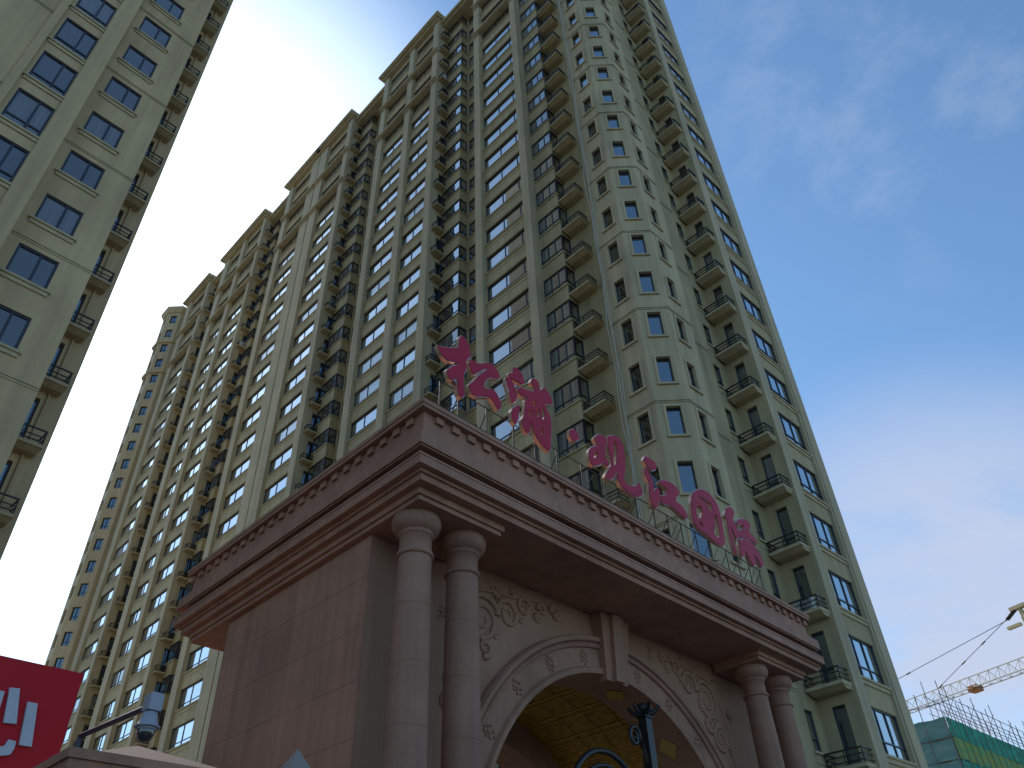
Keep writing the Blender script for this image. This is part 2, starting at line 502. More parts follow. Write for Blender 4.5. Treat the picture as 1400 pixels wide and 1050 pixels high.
def recess(l0, l1, w0, w1, b0, b1, side):
    """set-back wall l0..l1 with a narrow window w0..w1, a glazed bay b0..b1 and, at l=side, a wall with a door and ledge balconies"""
    ops = [(w0 - l0, w1 - l0, FL(k) + .8, FL(k) + 2.4) for k in range(NF)]
    strip(wall, T2(l0, RW), T2(l1, RW), 0, ROOF, ops, nF, 0.12, 0, 1)
    kn = kit_for(w1 - w0)
    for k in range(NF): tw.win(kn, T((w0 + w1) / 2, RW + .07, FL(k) + .8), nF)
    glazed_bay(b0, b1, BF, RW)
    # side wall of the next block, facing the camera, with a narrow door to each ledge
    dops = [(0.12, 0.72, FL(k) + .05, FL(k) + 2.25) for k in range(NF)]
    strip(wall, T2(side, 25.4), T2(side, RW), 0, ROOF, dops, nS, 0.2, 0, 1)
    for k in range(NF):
        tw.win(K_DOOR, T(side + .14, 25.82, FL(k) + .05), nS)
        tw.bal(K_LEDGE, T(side, 25.40, FL(k)), nS)
    # eave of the set-back part
    c = MB(); c.box(T, l0 + .02, l1 - .02, 24.95, RW + 1.2, ROOF - .45, ROOF + .02)
    c.box(T, l0 + .02, l1 - .02, 25.25, RW + 1.1, ROOF - .75, ROOF - .452)
    c.build('eave', M_TRIM, tower)

def glazed_bay(b0, b1, rf, rb):
    bay = MB()
    bay.box(T, b0 + .10, b1, rf + .12, rb, 0, ROOF - .6)
    kf, ks = window_kit(b1 - b0 - .08, 1.62, (0.33, 0.66), 0.26), window_kit(rb - rf - .14, 1.62, (), 0.26)
    for k in range(NF):
        bay.box(T, b0, b1 + .003, rf, rb - .002, FL(k) - .40, FL(k) + .76)
        bay.box(T, b0 - .07, b1 + .003, rf - .07, rb - .002, FL(k) + .762, FL(k) + .88)
        gi = 2 if rf < 25.5 else None
        tw.win(kf, T((b0 + b1) / 2 + .04, rf + .075, FL(k) + .88), nF, gi)
        tw.win(ks, T(b0 + .06, (rf + rb) / 2 + .06, FL(k) + .88), nS)
    bay.build('bay', M_SPAN, tower)

K_DOOR = window_kit(0.58, 2.18, (), 0.32)
K_LEDGE = balcony_kit(0.92, 0.62, 0.5, False)
K_WIDE = balcony_kit(1.55, 0.80)
K_A = balcony_kit(1.5, 0.85)

def block_top(l0, l1):
    """projecting cornice and two ledges of a block"""
    c = MB()
    c.box(T, l0 - .5, l1 + .5, 24.0, 28, 87.3, 87.62); c.box(T, l0 - .38, l1 + .38, 24.12, 28, 87.12, 87.298)
    c.box(T, l0 - .1, l1 + .1, 24.42, 27.9, 86.82, 87.118)
    c.build('cornice', M_TRIM, tower)
    for k in (25, 27):
        e = MB()
        e.box(T, l0 - .08, l1 + .08, 24.36, 24.9, FL(k) - .20, FL(k) - .02); e.box(T, l0 - .03, l1 + .03, 24.46, 24.9, FL(k) - .34, FL(k) - .202)
        e.box(T, l0 - .05, l1 + .05, 24.42, 24.9, FL(k) - .019, FL(k) + .10)
        e.build('ledge', M_TRIM, tower)

# block by block along the front, from the corner outwards
pilaster(21.75, 22.4); front_bay(22.4, 26.55); pilaster(26.55, 27.25, RW); block_top(21.75, 27.25)
strip(wall, T2(21.75, 25.4), T2(21.75, 26.15), 0, ROOF, [], nS, .1)
recess(27.25, 32.95, 28.85, 30.25, 30.5, 32.9, 32.95)
pilaster(32.95, 33.75); front_bay(33.75, 37.15); pilaster(37.15, 37.98); front_bay(37.98, 41.9); pilaster(41.9, 42.75, RW); block_top(32.95, 42.75)
recess(42.75, 49.2, 44.9, 46.5, 46.75, 49.15, 49.2)
pilaster(49.2, 50.1); front_bay(50.1, 54.5); pilaster(54.5, 56.12); block_top(49.2, 56.1)
pilaster(56.3, 58.0); front_bay(58.0, 62.5); pilaster(62.5, 63.6, RW); block_top(56.3, 63.6)
g_ = MB(); g_.box(T, 56.11, 56.31, 25.1, 25.5, 0, ROOF - .2); g_.build('expansion_joint', M_FRAME, tower)
recess(63.6, 69.45, 65.7, 67.4, 67.8, 69.4, 69.45)
pilaster(69.45, 70.15); front_bay(70.15, 74.75); pilaster(74.75, 75.75); front_bay(75.75, 79.5); pilaster(79.5, 80.9, RW); block_top(69.45, 80.9)
recess(80.9, 85.25, 81.7, 83.0, 83.2, 85.2, 85.25)
pilaster(85.25, 86.05); front_bay(86.05, 91.0); pilaster(91.0, 92.6, RW); block_top(85.25, 92.6)
strip(wall, T2(92.6, RW), T2(95, RW), 0, ROOF, [], nF, .1)

# near corner: wall with bay and balconies, chamfered corner, set-back wall, right wing
AW = 26.15
strip(wall, T2(16.38, AW), T2(22.4, AW), 0, ROOF, [], nF, .1)
glazed_bay(19.85, 21.75, 25.30, AW)
for k in range(NF): tw.bal(K_A, T(19.05, AW, FL(k)), nF)
corner = MB()
K_OCT = window_kit(0.66, 1.55, (), None, 0.05, trim='surround')
K_OCT2 = window_kit(0.66, 1.55, (), 0.35, 0.05, trim='surround')
nC = (nF + nS).normalized()
C0, C1, C2, C3, C4 = (16.4, 23.95), (14.68, 23.95), (13.6, 25.03), (13.6, 26.95), (14.2, 26.95)
def oct_face(A, B, nrm, kit, mid=None, gi=None):
    A_, B_ = T(A[0], A[1], 0), T(B[0], B[1], 0); L = (B_ - A_).length
    m = L / 2 if mid is None else mid
    ops = [(m - .33, m + .33, FL(k) + .9, FL(k) + 2.45) for k in range(NF)]
    strip(corner, A_.xy, B_.xy, 0, ROOF, ops, nrm, .25, 0, 0)
    for k in range(NF):
        tw.win(kit, A_ + (B_ - A_).normalized() * m + Vector((0, 0, FL(k) + .9)) - nrm * .14, nrm, gi)
    for k in range(1, NF, 2):                # string course every other floor
        for dz, pr in ((0.0, .035), (0.10, .05)):
            q = MB()
            d = (B_ - A_).normalized()
            p = [A_ + nrm * .001, B_ + nrm * .001, B_ + nrm * pr, A_ + nrm * pr]
            corner.hexa([v + Vector((0, 0, FL(k) - .22 + dz)) for v in p] + [v + Vector((0, 0, FL(k) - .17 + dz)) for v in p], 1)
oct_face(C0, C1, nF, K_OCT, 0.98, 0); oct_face(C1, C2, nC, K_OCT, None, 1); oct_face(C2, C3, nS, K_OCT2, 0.82, 0)
strip(corner, T2(16.4, AW), T2(*C0), 0, ROOF, [], uL, .1)
strip(corner, T2(*C3), T2(*C4), 0, ROOF, [], uR, .1)
def bands(mb, A, B, nrm, ks, mi):
    A_, B_ = T(A[0], A[1], 0), T(B[0], B[1], 0)
    for k in ks:
        for dz, pr in ((0.0, .03), (0.10, .045)):
            p = [A_ + nrm * .001, B_ + nrm * .001, B_ + nrm * pr, A_ + nrm * pr]
            mb.hexa([v + Vector((0, 0, FL(k) - .22 + dz)) for v in p] + [v + Vector((0, 0, FL(k) - .17 + dz)) for v in p], mi)
bands(wall, (16.42, AW), (18.25, AW), nF, range(1, NF, 2), 2)
# set-back wall with the small window, then the wing's side wall with door and balcony
SW = 30.78
K_SMALL = window_kit(0.62, 1.5, (), 0.3, 0.05, trim='thin_sill')
ops = [(2.58, 3.2, FL(k) + .6, FL(k) + 2.1) for k in range(NF)]
strip(wall, T2(*C4), T2(14.2, SW), 0, ROOF, ops, nS, .12, 0, 1)
bands(wall, C4, (14.2, 29.3), nS, range(1, NF, 2), 2)
for k in range(NF): tw.win(K_SMALL, T(14.27, 26.95 + 2.89, FL(k) + .6), nS)
ops = [(0.62, 1.20, FL(k) + .05, FL(k) + 2.25) for k in range(NF)]
strip(wall, T2(12.5, SW), T2(14.2, SW), 0, ROOF, ops, nF, .2, 0, 1)
for k in range(NF):
    tw.win(K_DOOR, T(13.41, SW + .14, FL(k) + .05), nF)
    tw.bal(K_WIDE, T(13.38, SW, FL(k)), nF)
wing = MB(); wing.box(T, 12.5, 13.0, SW + .003, 31.62, 0, ROOF); wing.build('pilaster', M_PIL, tower)
wing = MB(); wing.box(T, 12.5, 13.0, 34.62, 35.42, 0, ROOF); wing.box(T, 12.56, 13.0, 34.42, 34.618, 0, ROOF); wing.build('pilaster', M_PIL, tower)
K_WING = window_kit(2.6, 1.78, (0.38, 0.72), 0.30, trim='sill')
ops = [(0.12, 2.72, FL(k) + .52, FL(k) + 2.30) for k in range(NF)]
strip(wall, T2(12.68, 31.62), T2(12.68, 34.42), 0, ROOF, ops, nS, .12, 0, 1)
for k in range(NF): tw.win(K_WING, T(12.75, 33.04, FL(k) + .52), nS)
c = MB(); c.box(T, 11.9, 20, 30.2, 36.0, 87.1, 87.6); c.build('cornice', M_TRIM, tower)
# hidden sides and roof close the volume
strip(wall, T2(12.52, 35.4), T2(40, 35.4), 0, ROOF, [], uR, .1)
strip(wall, T2(40, 35.4), T2(95, 40), 0, ROOF, [], uR, .1)
rf = MB(); rf.face([T(*p) for p in ((13, 31.5, 86.7), (14.3, 27.2, 86.7), (22, 27.2, 86.7), (95, 27.2, 86.7), (95, 40, 86.7), (40, 35.3, 86.7), (13, 35.3, 86.7))])
rf.build('roof', M_TRIM, tower)
o = corner.build('corner_bay', [M_WALL, M_TRIM], tower)
# far corner bay: octagonal, with a window in each face toward us and ring mouldings near the top
far = MB()
cx, cy, cr = 96.4, 25.5, 2.5
ring = lambda rad, z: [T(cx + rad * math.cos(R(22.5 + 45 * q)), cy + rad * math.sin(R(22.5 + 45 * q)), z) for q in range(8)]
K_FAR = window_kit(0.95, 1.6, (0.5,), 0.3, 0.07)
for q in range(8):
    A_, B_ = ring(cr, 0)[q], ring(cr, 0)[(q + 1) % 8]
    mid = (A_ + B_) / 2; nn = (mid - T(cx, cy, 0)).normalized(); L = (B_ - A_).length
    vis = nn.dot((CAM - mid).normalized()) > 0.05
    ops = [(L / 2 - .47, L / 2 + .47, FL(k) + .8, FL(k) + 2.4) for k in range(NF)] if vis else []
    strip(far, A_.xy, B_.xy, 0, ROOF, ops, nn, .3)
    if vis:
        for k in range(NF): tw.win(K_FAR, mid - nn * .2 + Vector((0, 0, FL(k) + .8)), nn)
for k in (25, 27):
    far.prism(ring(cr + .22, FL(k) - .3), ring(cr + .32, FL(k) + .05), 1)
far.prism(ring(cr + .15, 86.5), ring(cr + .5, 87.1), 1); far.prism(ring(cr + .5, 87.101), ring(cr + .5, 87.55), 1)
far.build('corner_bay', [M_WALL, M_TRIM], tower)
wall.build('wall', [M_SPAN, M_SPAN, M_TRIM], tower)
tw.finish()

# loose cables hanging down the near corner bay
cb = MB()
for j, (l0, ph, rad) in enumerate(((16.30, 0.0, .034), (16.40, 1.7, .026), (16.18, 3.1, .02))):
    pts = []
    for i in range(170):
        z = 9 + i * 0.46
        w = .045 * math.sin(z * 1.1 + ph) + .05 * math.sin(z * .43 + ph * 2) + .02 * math.sin(z * 3.1 + ph)
        pts.append(T(l0 + w, 23.86 + .02 * math.sin(z + ph) - .03 * j, z))
    cb.tube(pts, rad, 5)
tag(cb.build('cable_bundle', plain('pale_cable', (0.42, 0.40, 0.33), 0.6), loc=T(16.3, 23.86, 9)), 'pale wavy cables hanging loose down the corner of the beige tower', 'cables')

# air conditioners on the ledges
def ac_unit(P, nrm, label):
    root = empty('air_conditioner', P, label, 'air conditioner', 'air conditioners on the tower ledges')
    root.rotation_euler = (0, 0, math.atan2(-nrm[0], nrm[1]))
    I = lambda x, y, z: Vector((x, y, z))
    b = MB(); b.box(I, -.40, .40, -.15, .15, .04, .60)
    for x in (-.3, .3): b.box(I, x - .03, x + .03, -.16, .16, 0, .039)
    for z in (.12, .2, .28, .36, .44, .52): b.box(I, .401, .408, -.12, .12, z - .012, z + .012)
    def part(name, mb, mat):
        o = bpy.data.objects.new(name, mb.mesh(name, [mat])); o.parent = root; COL.objects.link(o)
    part('casing', b, M_WHITE)
    f = MB()
    for rr in (.07, .14, .21, .25):
        f.tube([(-.1 + rr * math.cos(t * math.pi / 12), .16, .32 + rr * math.sin(t * math.pi / 12)) for t in range(25)], .008, 4)
    for t in range(8):
        f.tube([(-.1, .16, .32), (-.1 + .25 * math.cos(t * math.pi / 4), .16, .32 + .25 * math.sin(t * math.pi / 4))], .006, 4)
    part('fan_grille', f, M_DARK)
ac_unit(T(13.35, 30.30, FL(4)), nF, 'white air conditioner on the ledge just above the right end of the gatehouse cornice')
ac_unit(T(32.5, 25.55, FL(25)), nS, 'white air conditioner high on the tower, two floors below the roof beside the widest cornice')
ac_unit(T(69.0, 25.55, FL(21)), nS, 'white air conditioner on a ledge far along the tower front, at upper mid height')
ac_unit(T(69.0, 25.55, FL(7)), nS, 'white air conditioner on a low ledge of the tower beside the left gatehouse eave')

# ------------------------------------------------------------------ left apartment tower
G, gR, gL = frame2(41.5, -48.5)
G2 = lambda x, g_: (G(x, g_, 0).x, G(x, g_, 0).y)
lt = empty('apartment_tower', G(-2, 30, 0), 'pale apartment tower cut by the left edge of the picture', 'apartment tower')
lw = Tower(lt, M_TRIM)
LF = lambda k: 1.2 + 2.9 * k
nG = -gL
wl_ = MB()
W25, W24 = 25.2, 24.38
K_L1 = window_kit(1.42, 1.52, (0.42,), None, 0.09, trim='sill')
K_L2 = window_kit(1.40, 2.05, (0.40,), 0.24, 0.085, trim='sill')
ops = [(0.45, 1.87, LF(k) + 1.0, LF(k) + 2.52) for k in range(30)]
strip(wl_, G2(1.38, W25), G2(4.36, W25), 0, 90, ops, nG, .12)
for k in range(30): lw.win(K_L1, G(1.38 + 1.16, W25 + .07, LF(k) + 1.0), nG, random.choices((3, 4), (.75, .25))[0])
ops = [(0.18, 1.58, LF(k) + 1.25, LF(k) + 3.30) for k in range(30)]
strip(wl_, G2(-.92, W24 + .14), G2(.70, W24 + .14), 0, 90, ops, nG, .12, 0, 0)
for k in range(30): lw.win(K_L2, G(-.92 + .88, W24 + .21, LF(k) + 1.25), nG, random.choices((3, 4), (.75, .25))[0])
p = MB(); p.box(G, .70, 1.38, W24, W25 + .1, 0, 90); p.build('pilaster', M_LWALL, lt)
p = MB(); p.box(G, -1.22, -.92, W24 - .05, W25, 0, 90); p.build('pilaster', M_LWALL, lt)
strip(wl_, G2(-42, W24 + .04), G2(-1.22, W24 + .04), 0, 90, [], nG, .1)  # unseen rest of the wall, lengthened to keep sky light off the gate
def gband(x0, x1, g_, k):
    for dz, pr in ((0, .03), (.11, .04)):
        wl_.box(G, x0, x1, g_ - pr, g_ - .001, LF(k) - .16 + dz, LF(k) - .11 + dz, 1)
for k in range(0, 30, 2):
    gband(1.40, 4.35, W25, k); gband(-41.9, -1.24, W24 + .04, k)
RG = 29.25
strip(wl_, G2(4.36, W25), G2(4.36, RG), 0, 90, [], gR, .1)
ops = [(0.45, 1.15, LF(k) + .05, LF(k) + 2.3) for k in range(30)]
strip(wl_, G2(4.1, RG), G2(6.12, RG), 0, 90, ops, nG, .2)
K_LD = window_kit(.66, 2.2, (), .3)
K_LB = balcony_kit(1.75, .75, .6)
for k in range(30):
    lw.win(K_LD, G(4.1 + .80, RG + .14, LF(k) + .05), nG)
    lw.bal(K_LB, G(4.95, RG, LF(k)), nG)
pipe = MB(); pipe.tube([G(5.45, RG - .06, 0), G(5.45, RG - .06, 90)], .05, 8); pipe.build('downpipe', M_LWALL, lt)
strip(wl_, G2(6.12, RG), G2(6.12, 45), 0, 90, [], gR, .1)
strip(wl_, G2(-42, W24 + .04), G2(-42, 45), 0, 90, [], -gR, .1)
strip(wl_, G2(-42, 45), G2(6.12, 45), 0, 90, [], gL, .1)
wl_.face([G(-42, W24, 89.9), G(4.3, W25, 89.9), G(6.1, RG, 89.9), G(6.1, 45, 89.9), G(-42, 45, 89.9)])
wl_.build('wall', [M_LWALL, M_TRIM], lt)
lw.finish()
# ------------------------------------------------------------------ gatehouse
GH = 8.6
gate = empty('gatehouse', S(11.6, 10, 0), 'pink stone gatehouse with paired columns, an arch and a heavy cornice carrying a red sign', 'gatehouse')
R0, R1, N0, N1 = 5.67, 17.62, 6.85, 14.2
def ring_box(mb, o, z0, z1, mi=0, ob=None):
    mb.box(S, R0 + o, R1 - o, N0 + o, N1 - o, z0, z1, mi)
cor = MB()
ring_box(cor, 0.0, 8.53, 8.60); ring_box(cor, 0.015, 8.47, 8.529); ring_box(cor, 0.12, 8.015, 8.469)
ring_box(cor, 0.135, 7.995, 8.014); ring_box(cor, -0.03, 7.79, 7.994); ring_box(cor, 0.0, 7.765, 7.789)
ring_box(cor, 0.34, 7.62, 7.764)
ring_box(cor, -0.045, 7.585, 7.619); ring_box(cor, -0.035, 7.45, 7.584); ring_box(cor, 0.06, 7.40, 7.449); ring_box(cor, 0.10, 7.30, 7.399)
# little square drops under the parapet lip
for i in range(36):
    r = R0 + 0.33 + i * 0.3255
    cor.box(S, r, r + .15, N0 + .07, N0 + .119, 8.345, 8.455)
for i in range(22):
    n = N0 + 0.33 + i * 0.325
    cor.box(S, R0 + .07, R0 + .119, n, n + .15, 8.345, 8.455)
cor.build('cornice', M_STONE, gate)
# architrave over each side wall, turning the corner above each pair of columns
for ra, rb, rc, rd, na in ((5.87, 7.56, 5.87, 6.6, 7.10), (15.19, 17.25, 16.6, 17.25, 7.16)):
    arc = MB()
    for z0, z1, o in ((7.20, 7.299, 0.0), (7.13, 7.199, 0.04)):
        lo, hi = (o, 0) if ra < 10 else (0, o)
        arc.box(S, ra + o, rb - o, na + o, 8.30, z0, z1); arc.box(S, rc + lo, rd - hi, 8.302, 13.9, z0, z1)
    arc.build('architrave', M_STONE, gate)
# arch wall with its round opening
AC, AZ, AR = 11.5, 2.72, 3.50
def arch_wall(mb, n, ra, r0, r1, z1, flip=False):
    rows = [[], []]
    N = 48
    for i in range(N + 1):
        t = math.pi * i / N
        c, s_ = math.cos(t), math.sin(t)
        x = AC + ra * c
        rows[0].append(S(x, n, AZ + ra * s_)); rows[1].append(S(x, n, z1))
    mb.grid(rows, 0, False)
    mb.face([S(r0, n, 0), S(AC - ra, n, 0), S(AC - ra, n, z1), S(r0, n, z1)])
    mb.face([S(AC + ra, n, 0), S(r1, n, 0), S(r1, n, z1), S(AC + ra, n, z1)])
def intrados(mb, na, nb, ra, rb=None):
    rows = [[], []]
    for i in range(49):
        t = math.pi * i / 48
        for q, (n, rr) in enumerate(((na, ra), (nb, rb or ra))):
            rows[q].append(S(AC + rr * math.cos(t), n, AZ + rr * math.sin(t)))
    mb.grid(rows, 0, True)
    for x in (-1, 1):
        mb.face([S(AC + x * ra, na, 0), S(AC + x * (rb or ra), nb, 0), S(AC + x * (rb or ra), nb, AZ), S(AC + x * ra, na, AZ)])
aw = MB()
WN = 8.36
arch_wall(aw, WN, AR, 6.02, 17.1, 7.298); intrados(aw, WN, 9.15, AR)
arch_wall(aw, 9.15, AR, 6.5, 16.6, 7.29); arch_wall(aw, 11.8, 3.3, 6.5, 16.6, 7.29); intrados(aw, 11.8, 12.6, 3.3)
arch_wall(aw, 12.6, 3.3, 6.02, 17.1, 7.29)
aw.face([S(AC - 3.75, 9.15, 0), S(AC - 3.75, 11.8, 0), S(AC - 3.75, 11.8, AZ + .1), S(AC - 3.75, 9.15, AZ + .1)])
aw.face([S(AC + 3.75, 9.15, 0), S(AC + 3.75, 11.8, 0), S(AC + 3.75, 11.8, AZ + .1), S(AC + 3.75, 9.15, AZ + .1)])
aw.build('arch_wall', M_PANEL, gate)
# side walls clad in stone slabs
for nm, rr, sg in (('side_wall', 6.02, -1), ('side_wall', 17.1, 1)):
    sw = MB()
    sw.box(S, min(rr, rr - sg * .3), max(rr, rr - sg * .3), WN + .003, 12.597, 0, 7.129, 0)
    for i in range(10):
        z0 = i * .72
        off = 0.0 if i % 2 else -.55
        for j in range(5):
            a, b = max(WN + .01, WN + off + j * 1.1), min(12.59, WN + off + (j + 1) * 1.1)
            if b - a > .05:
                sw.box(S, min(rr, rr + sg * .012), max(rr, rr + sg * .012), a + .002, b - .002, z0 + .002, min(7.12, z0 + .718))
    sw.build(nm, M_STONE, gate)
# mouldings round the arch
av = MB()
def arch_ring(mb, prof, a0=0, a1=180, N=64):
    """prof: list of (radius, n) swept round the arch"""
    rows = []
    for i in range(N + 1):
        t = R(a0 + (a1 - a0) * i / N)
        rows.append([S(AC + q * math.cos(t), n, AZ + q * math.sin(t)) for q, n in prof])
    mb.grid(rows, 0, False)
    for x in (-1, 1):
        mb.grid([[S(AC + x * q, n, 0) for q, n in prof], [S(AC + x * q, n, AZ) for q, n in prof]], 0, False)
arch_ring(av, [(3.50, WN + .02), (3.50, WN - .10), (3.58, WN - .12), (3.61, WN - .07), (3.62, WN - .05), (3.94, WN - .05),
               (3.95, WN - .10), (4.00, WN - .13), (4.03, WN - .09), (4.05, WN - .15), (4.12, WN - .17), (4.15, WN - .10), (4.16, WN + .01)])
av.build('archivolt', M_COLST, gate)
# rosettes on the archivolt
def blob(mb, r, n, z, a, b, d):              # low oval boss lying on the wall
    rows = []
    for i in range(5):
        ph = math.pi / 2 * i / 4
        rows.append([S(r + a * math.cos(ph) * math.cos(t * math.pi / 6), n - d * math.sin(ph), z + b * math.cos(ph) * math.sin(t * math.pi / 6)) for t in range(12)])
    mb.grid(rows, 0, True, True)
for a in (18, 33, 48, 63, 78, 102, 117, 132, 147, 162):
    t = R(a)
    ro = MB(); cr_, sr_ = math.cos(t), math.sin(t)
    for u, v, w_ in ((0, 0, .045), (.075, .05, .035), (.075, -.05, .035), (-.06, .06, .035), (-.06, -.06, .035), (.12, 0, .03), (-.12, 0, .022), (.02, .085, .025), (.02, -.085, .025)):
        q = 3.78 + u
        blob(ro, AC + q * cr_ - v * sr_, WN - .049, AZ + q * sr_ + v * cr_, w_, w_, .035)
    ro.build('rosette', M_PANEL, gate)
# keystone with three ribs
ks = MB()
for x0, x1, n0 in ((-.42, -.17, WN - .22), (-.17, .17, WN - .30), (.17, .42, WN - .22)):
    f = .72
    b_ = [S(AC + x0 * f, n0 + .06, 6.10), S(AC + x1 * f, n0 + .06, 6.10), S(AC + x1 * f, WN + .02, 6.10), S(AC + x0 * f, WN + .02, 6.10)]
    t_ = [S(AC + x0, n0 - .04, 7.28), S(AC + x1, n0 - .04, 7.28), S(AC + x1, WN + .02, 7.28), S(AC + x0, WN + .02, 7.28)]
    ks.hexa(b_ + t_)
ks.build('keystone', M_COLST, gate)
# carved scrolls on the spandrels
def spiral(r, z, rad, turns, start, hand):
    pts = []
    n = int(16 * turns)
    for i in range(n + 1):
        f = i / n
        a = R(start) + hand * 2 * math.pi * turns * f
        q = rad * (1 - .82 * f)
        pts.append((r + q * math.cos(a), z + q * math.sin(a)))
    return pts
def relief(mirror):
    mb = MB()
    X = lambda r: (2 * AC - r) if mirror else r
    def line(p, w0, w1=.012):
        mb.tube([S(X(r), WN - .004, z) for r, z in p], w0, 6, 0, w1)
    for args in ((8.25, 6.45, .42, 2.0, 40, 1), (8.85, 6.68, .27, 1.6, 200, -1), (7.95, 5.75, .28, 1.7, 100, -1), (9.25, 6.92, .17, 1.5, 20, 1),
                 (8.3, 6.0, .15, 1.3, 250, 1), (9.7, 7.0, .11, 1.3, 200, -1), (7.65, 5.35, .18, 1.4, 80, 1)):
        line(spiral(*args), .055, .02)
    line([(7.45, 5.0), (7.6, 5.5), (7.55, 6.0), (7.72, 6.45), (8.0, 6.9), (8.5, 6.98), (9.0, 7.02), (9.6, 7.12), (10.2, 7.13)], .05, .02)
    rnd = random.Random(5)
    for r, z, a in [(8.45, 6.35, -40), (8.55, 6.9, 60), (7.9, 6.95, 120), (9.05, 6.75, -30), (9.5, 6.85, -20), (7.5, 6.3, 150), (7.95, 6.1, -60), (7.6, 5.65, 20), (8.95, 7.05, 50), (10.0, 7.0, -15), (8.2, 6.15, -20), (9.9, 7.08, 0), (7.45, 5.1, -70)]:
        for q in (-35, 0, 35):                # three-lobed leaves
            t = R(a + q)
            line([(r, z), (r + .10 * math.cos(t), z + .10 * math.sin(t)), (r + .19 * math.cos(t + .4), z + .19 * math.sin(t + .4))], .05)
    return mb.build('scroll_relief', M_PANEL, gate)
relief(False); relief(True)
# gilded vault with ribs
def gold_mat():
    m, n, l, b = new_mat('gilded_vault')
    tc = n.new('ShaderNodeTexCoord'); t = n.new('ShaderNodeTexVoronoi'); t.inputs['Scale'].default_value = 7
    l.new(tc.outputs['Object'], t.inputs['Vector'])
    cr = n.new('ShaderNodeValToRGB'); l.new(t.outputs['Distance'], cr.inputs[0])
    cr.color_ramp.elements[0].color = (0.50, 0.30, 0.045, 1); cr.color_ramp.elements[1].color = (0.25, 0.135, 0.018, 1)
    l.new(cr.outputs[0], b.inputs['Base Color']); b.inputs['Metallic'].default_value = 0.35; b.inputs['Roughness'].default_value = 0.5
    bp = n.new('ShaderNodeBump'); bp.inputs['Strength'].default_value = 0.6; bp.inputs['Distance'].default_value = 0.03
    l.new(t.outputs['Distance'], bp.inputs['Height']); l.new(bp.outputs[0], b.inputs['Normal'])
    return m
M_GOLD = gold_mat()
M_GILT = plain('gilt_rib', (0.55, 0.36, 0.10), 0.4, 0.4)
va = MB()
rows = [[S(AC + 3.75 * math.cos(math.pi * i / 60), n, AZ + .1 + 3.75 * math.sin(math.pi * i / 60)) for i in range(61)] for n in (9.151, 11.799)]
va.grid(rows, 0, True)
for i in range(1, 18):
    t = math.pi * i / 18
    for w_ in (-.018, .018):
        va.tube([S(AC + 3.735 * math.cos(t + w_), n, AZ + .1 + 3.735 * math.sin(t + w_)) for n in (9.16, 10.5, 11.79)], .014, 4, 1)
for n in (9.6, 10.2, 10.8, 11.4):
    va.tube([S(AC + 3.735 * math.cos(math.pi * i / 40), n, AZ + .1 + 3.735 * math.sin(math.pi * i / 40)) for i in range(41)], .010, 4, 1)
va.build('vault', [M_GOLD, M_GILT], gate)
for a in (38, 52, 66, 80):                    # gilt lozenges on the soffit of the arch
    t = R(a); d = MB(); q = 3.488
    P = lambda da, n: S(AC + q * math.cos(t + da), n, AZ + q * math.sin(t + da))
    d.hexa([P(-.07, 8.75), P(0, 8.55), P(.07, 8.75), P(0, 8.95)] + [S(AC + (q - .02) * math.cos(t + da), n, AZ + (q - .02) * math.sin(t + da)) for da, n in ((-.07, 8.75), (0, 8.55), (.07, 8.75), (0, 8.95))])
    d.build('lozenge', M_GILT, gate)
# columns
def column(r, n):
    F = lambda x, y, z: S(r + x, n + y, z)
    c = MB()
    rad = lambda z: .278 - .042 * max(0, (z - 1.2) / 5.4) ** 1.3
    prof = [(.42, 0), (.42, .28), (.36, .30), (.37, .38), (.31, .44), (.29, .5)]
    z = .5
    while z < 6.5:
        prof += [(rad(z), z), (rad(z), z + .004), (rad(z + .5), z + .737), (rad(z + .5), z + .742), (rad(z) - .007, z + .7425), (rad(z) - .007, z + .746), (rad(z) - .007, z + .7545), (rad(z), z + .7585)]
        z += .759
    prof = [p for p in prof if p[1] < 6.52] + [(rad(6.52), 6.52)]
    c.lathe(F, prof, 40)
    o = c.build('column', M_COLST, gate)
    k = MB()
    k.lathe(F, [(.235, 6.521), (.262, 6.525), (.272, 6.55), (.262, 6.578), (.238, 6.585), (.234, 6.60), (.232, 6.83), (.252, 6.835), (.262, 6.855), (.252, 6.878),
                (.275, 6.89), (.325, 6.93), (.355, 6.99), (.362, 7.05), (.350, 7.10), (.345, 7.128)], 40)
    kk = k.build('capital', M_COLST, None, base_of(gate))
    kk.parent = o; kk.location = Vector((0, 0, 0))
for r, n in ((6.26, 7.62), (7.16, 7.62), (15.62, 7.66), (16.68, 7.66)): column(r, n)

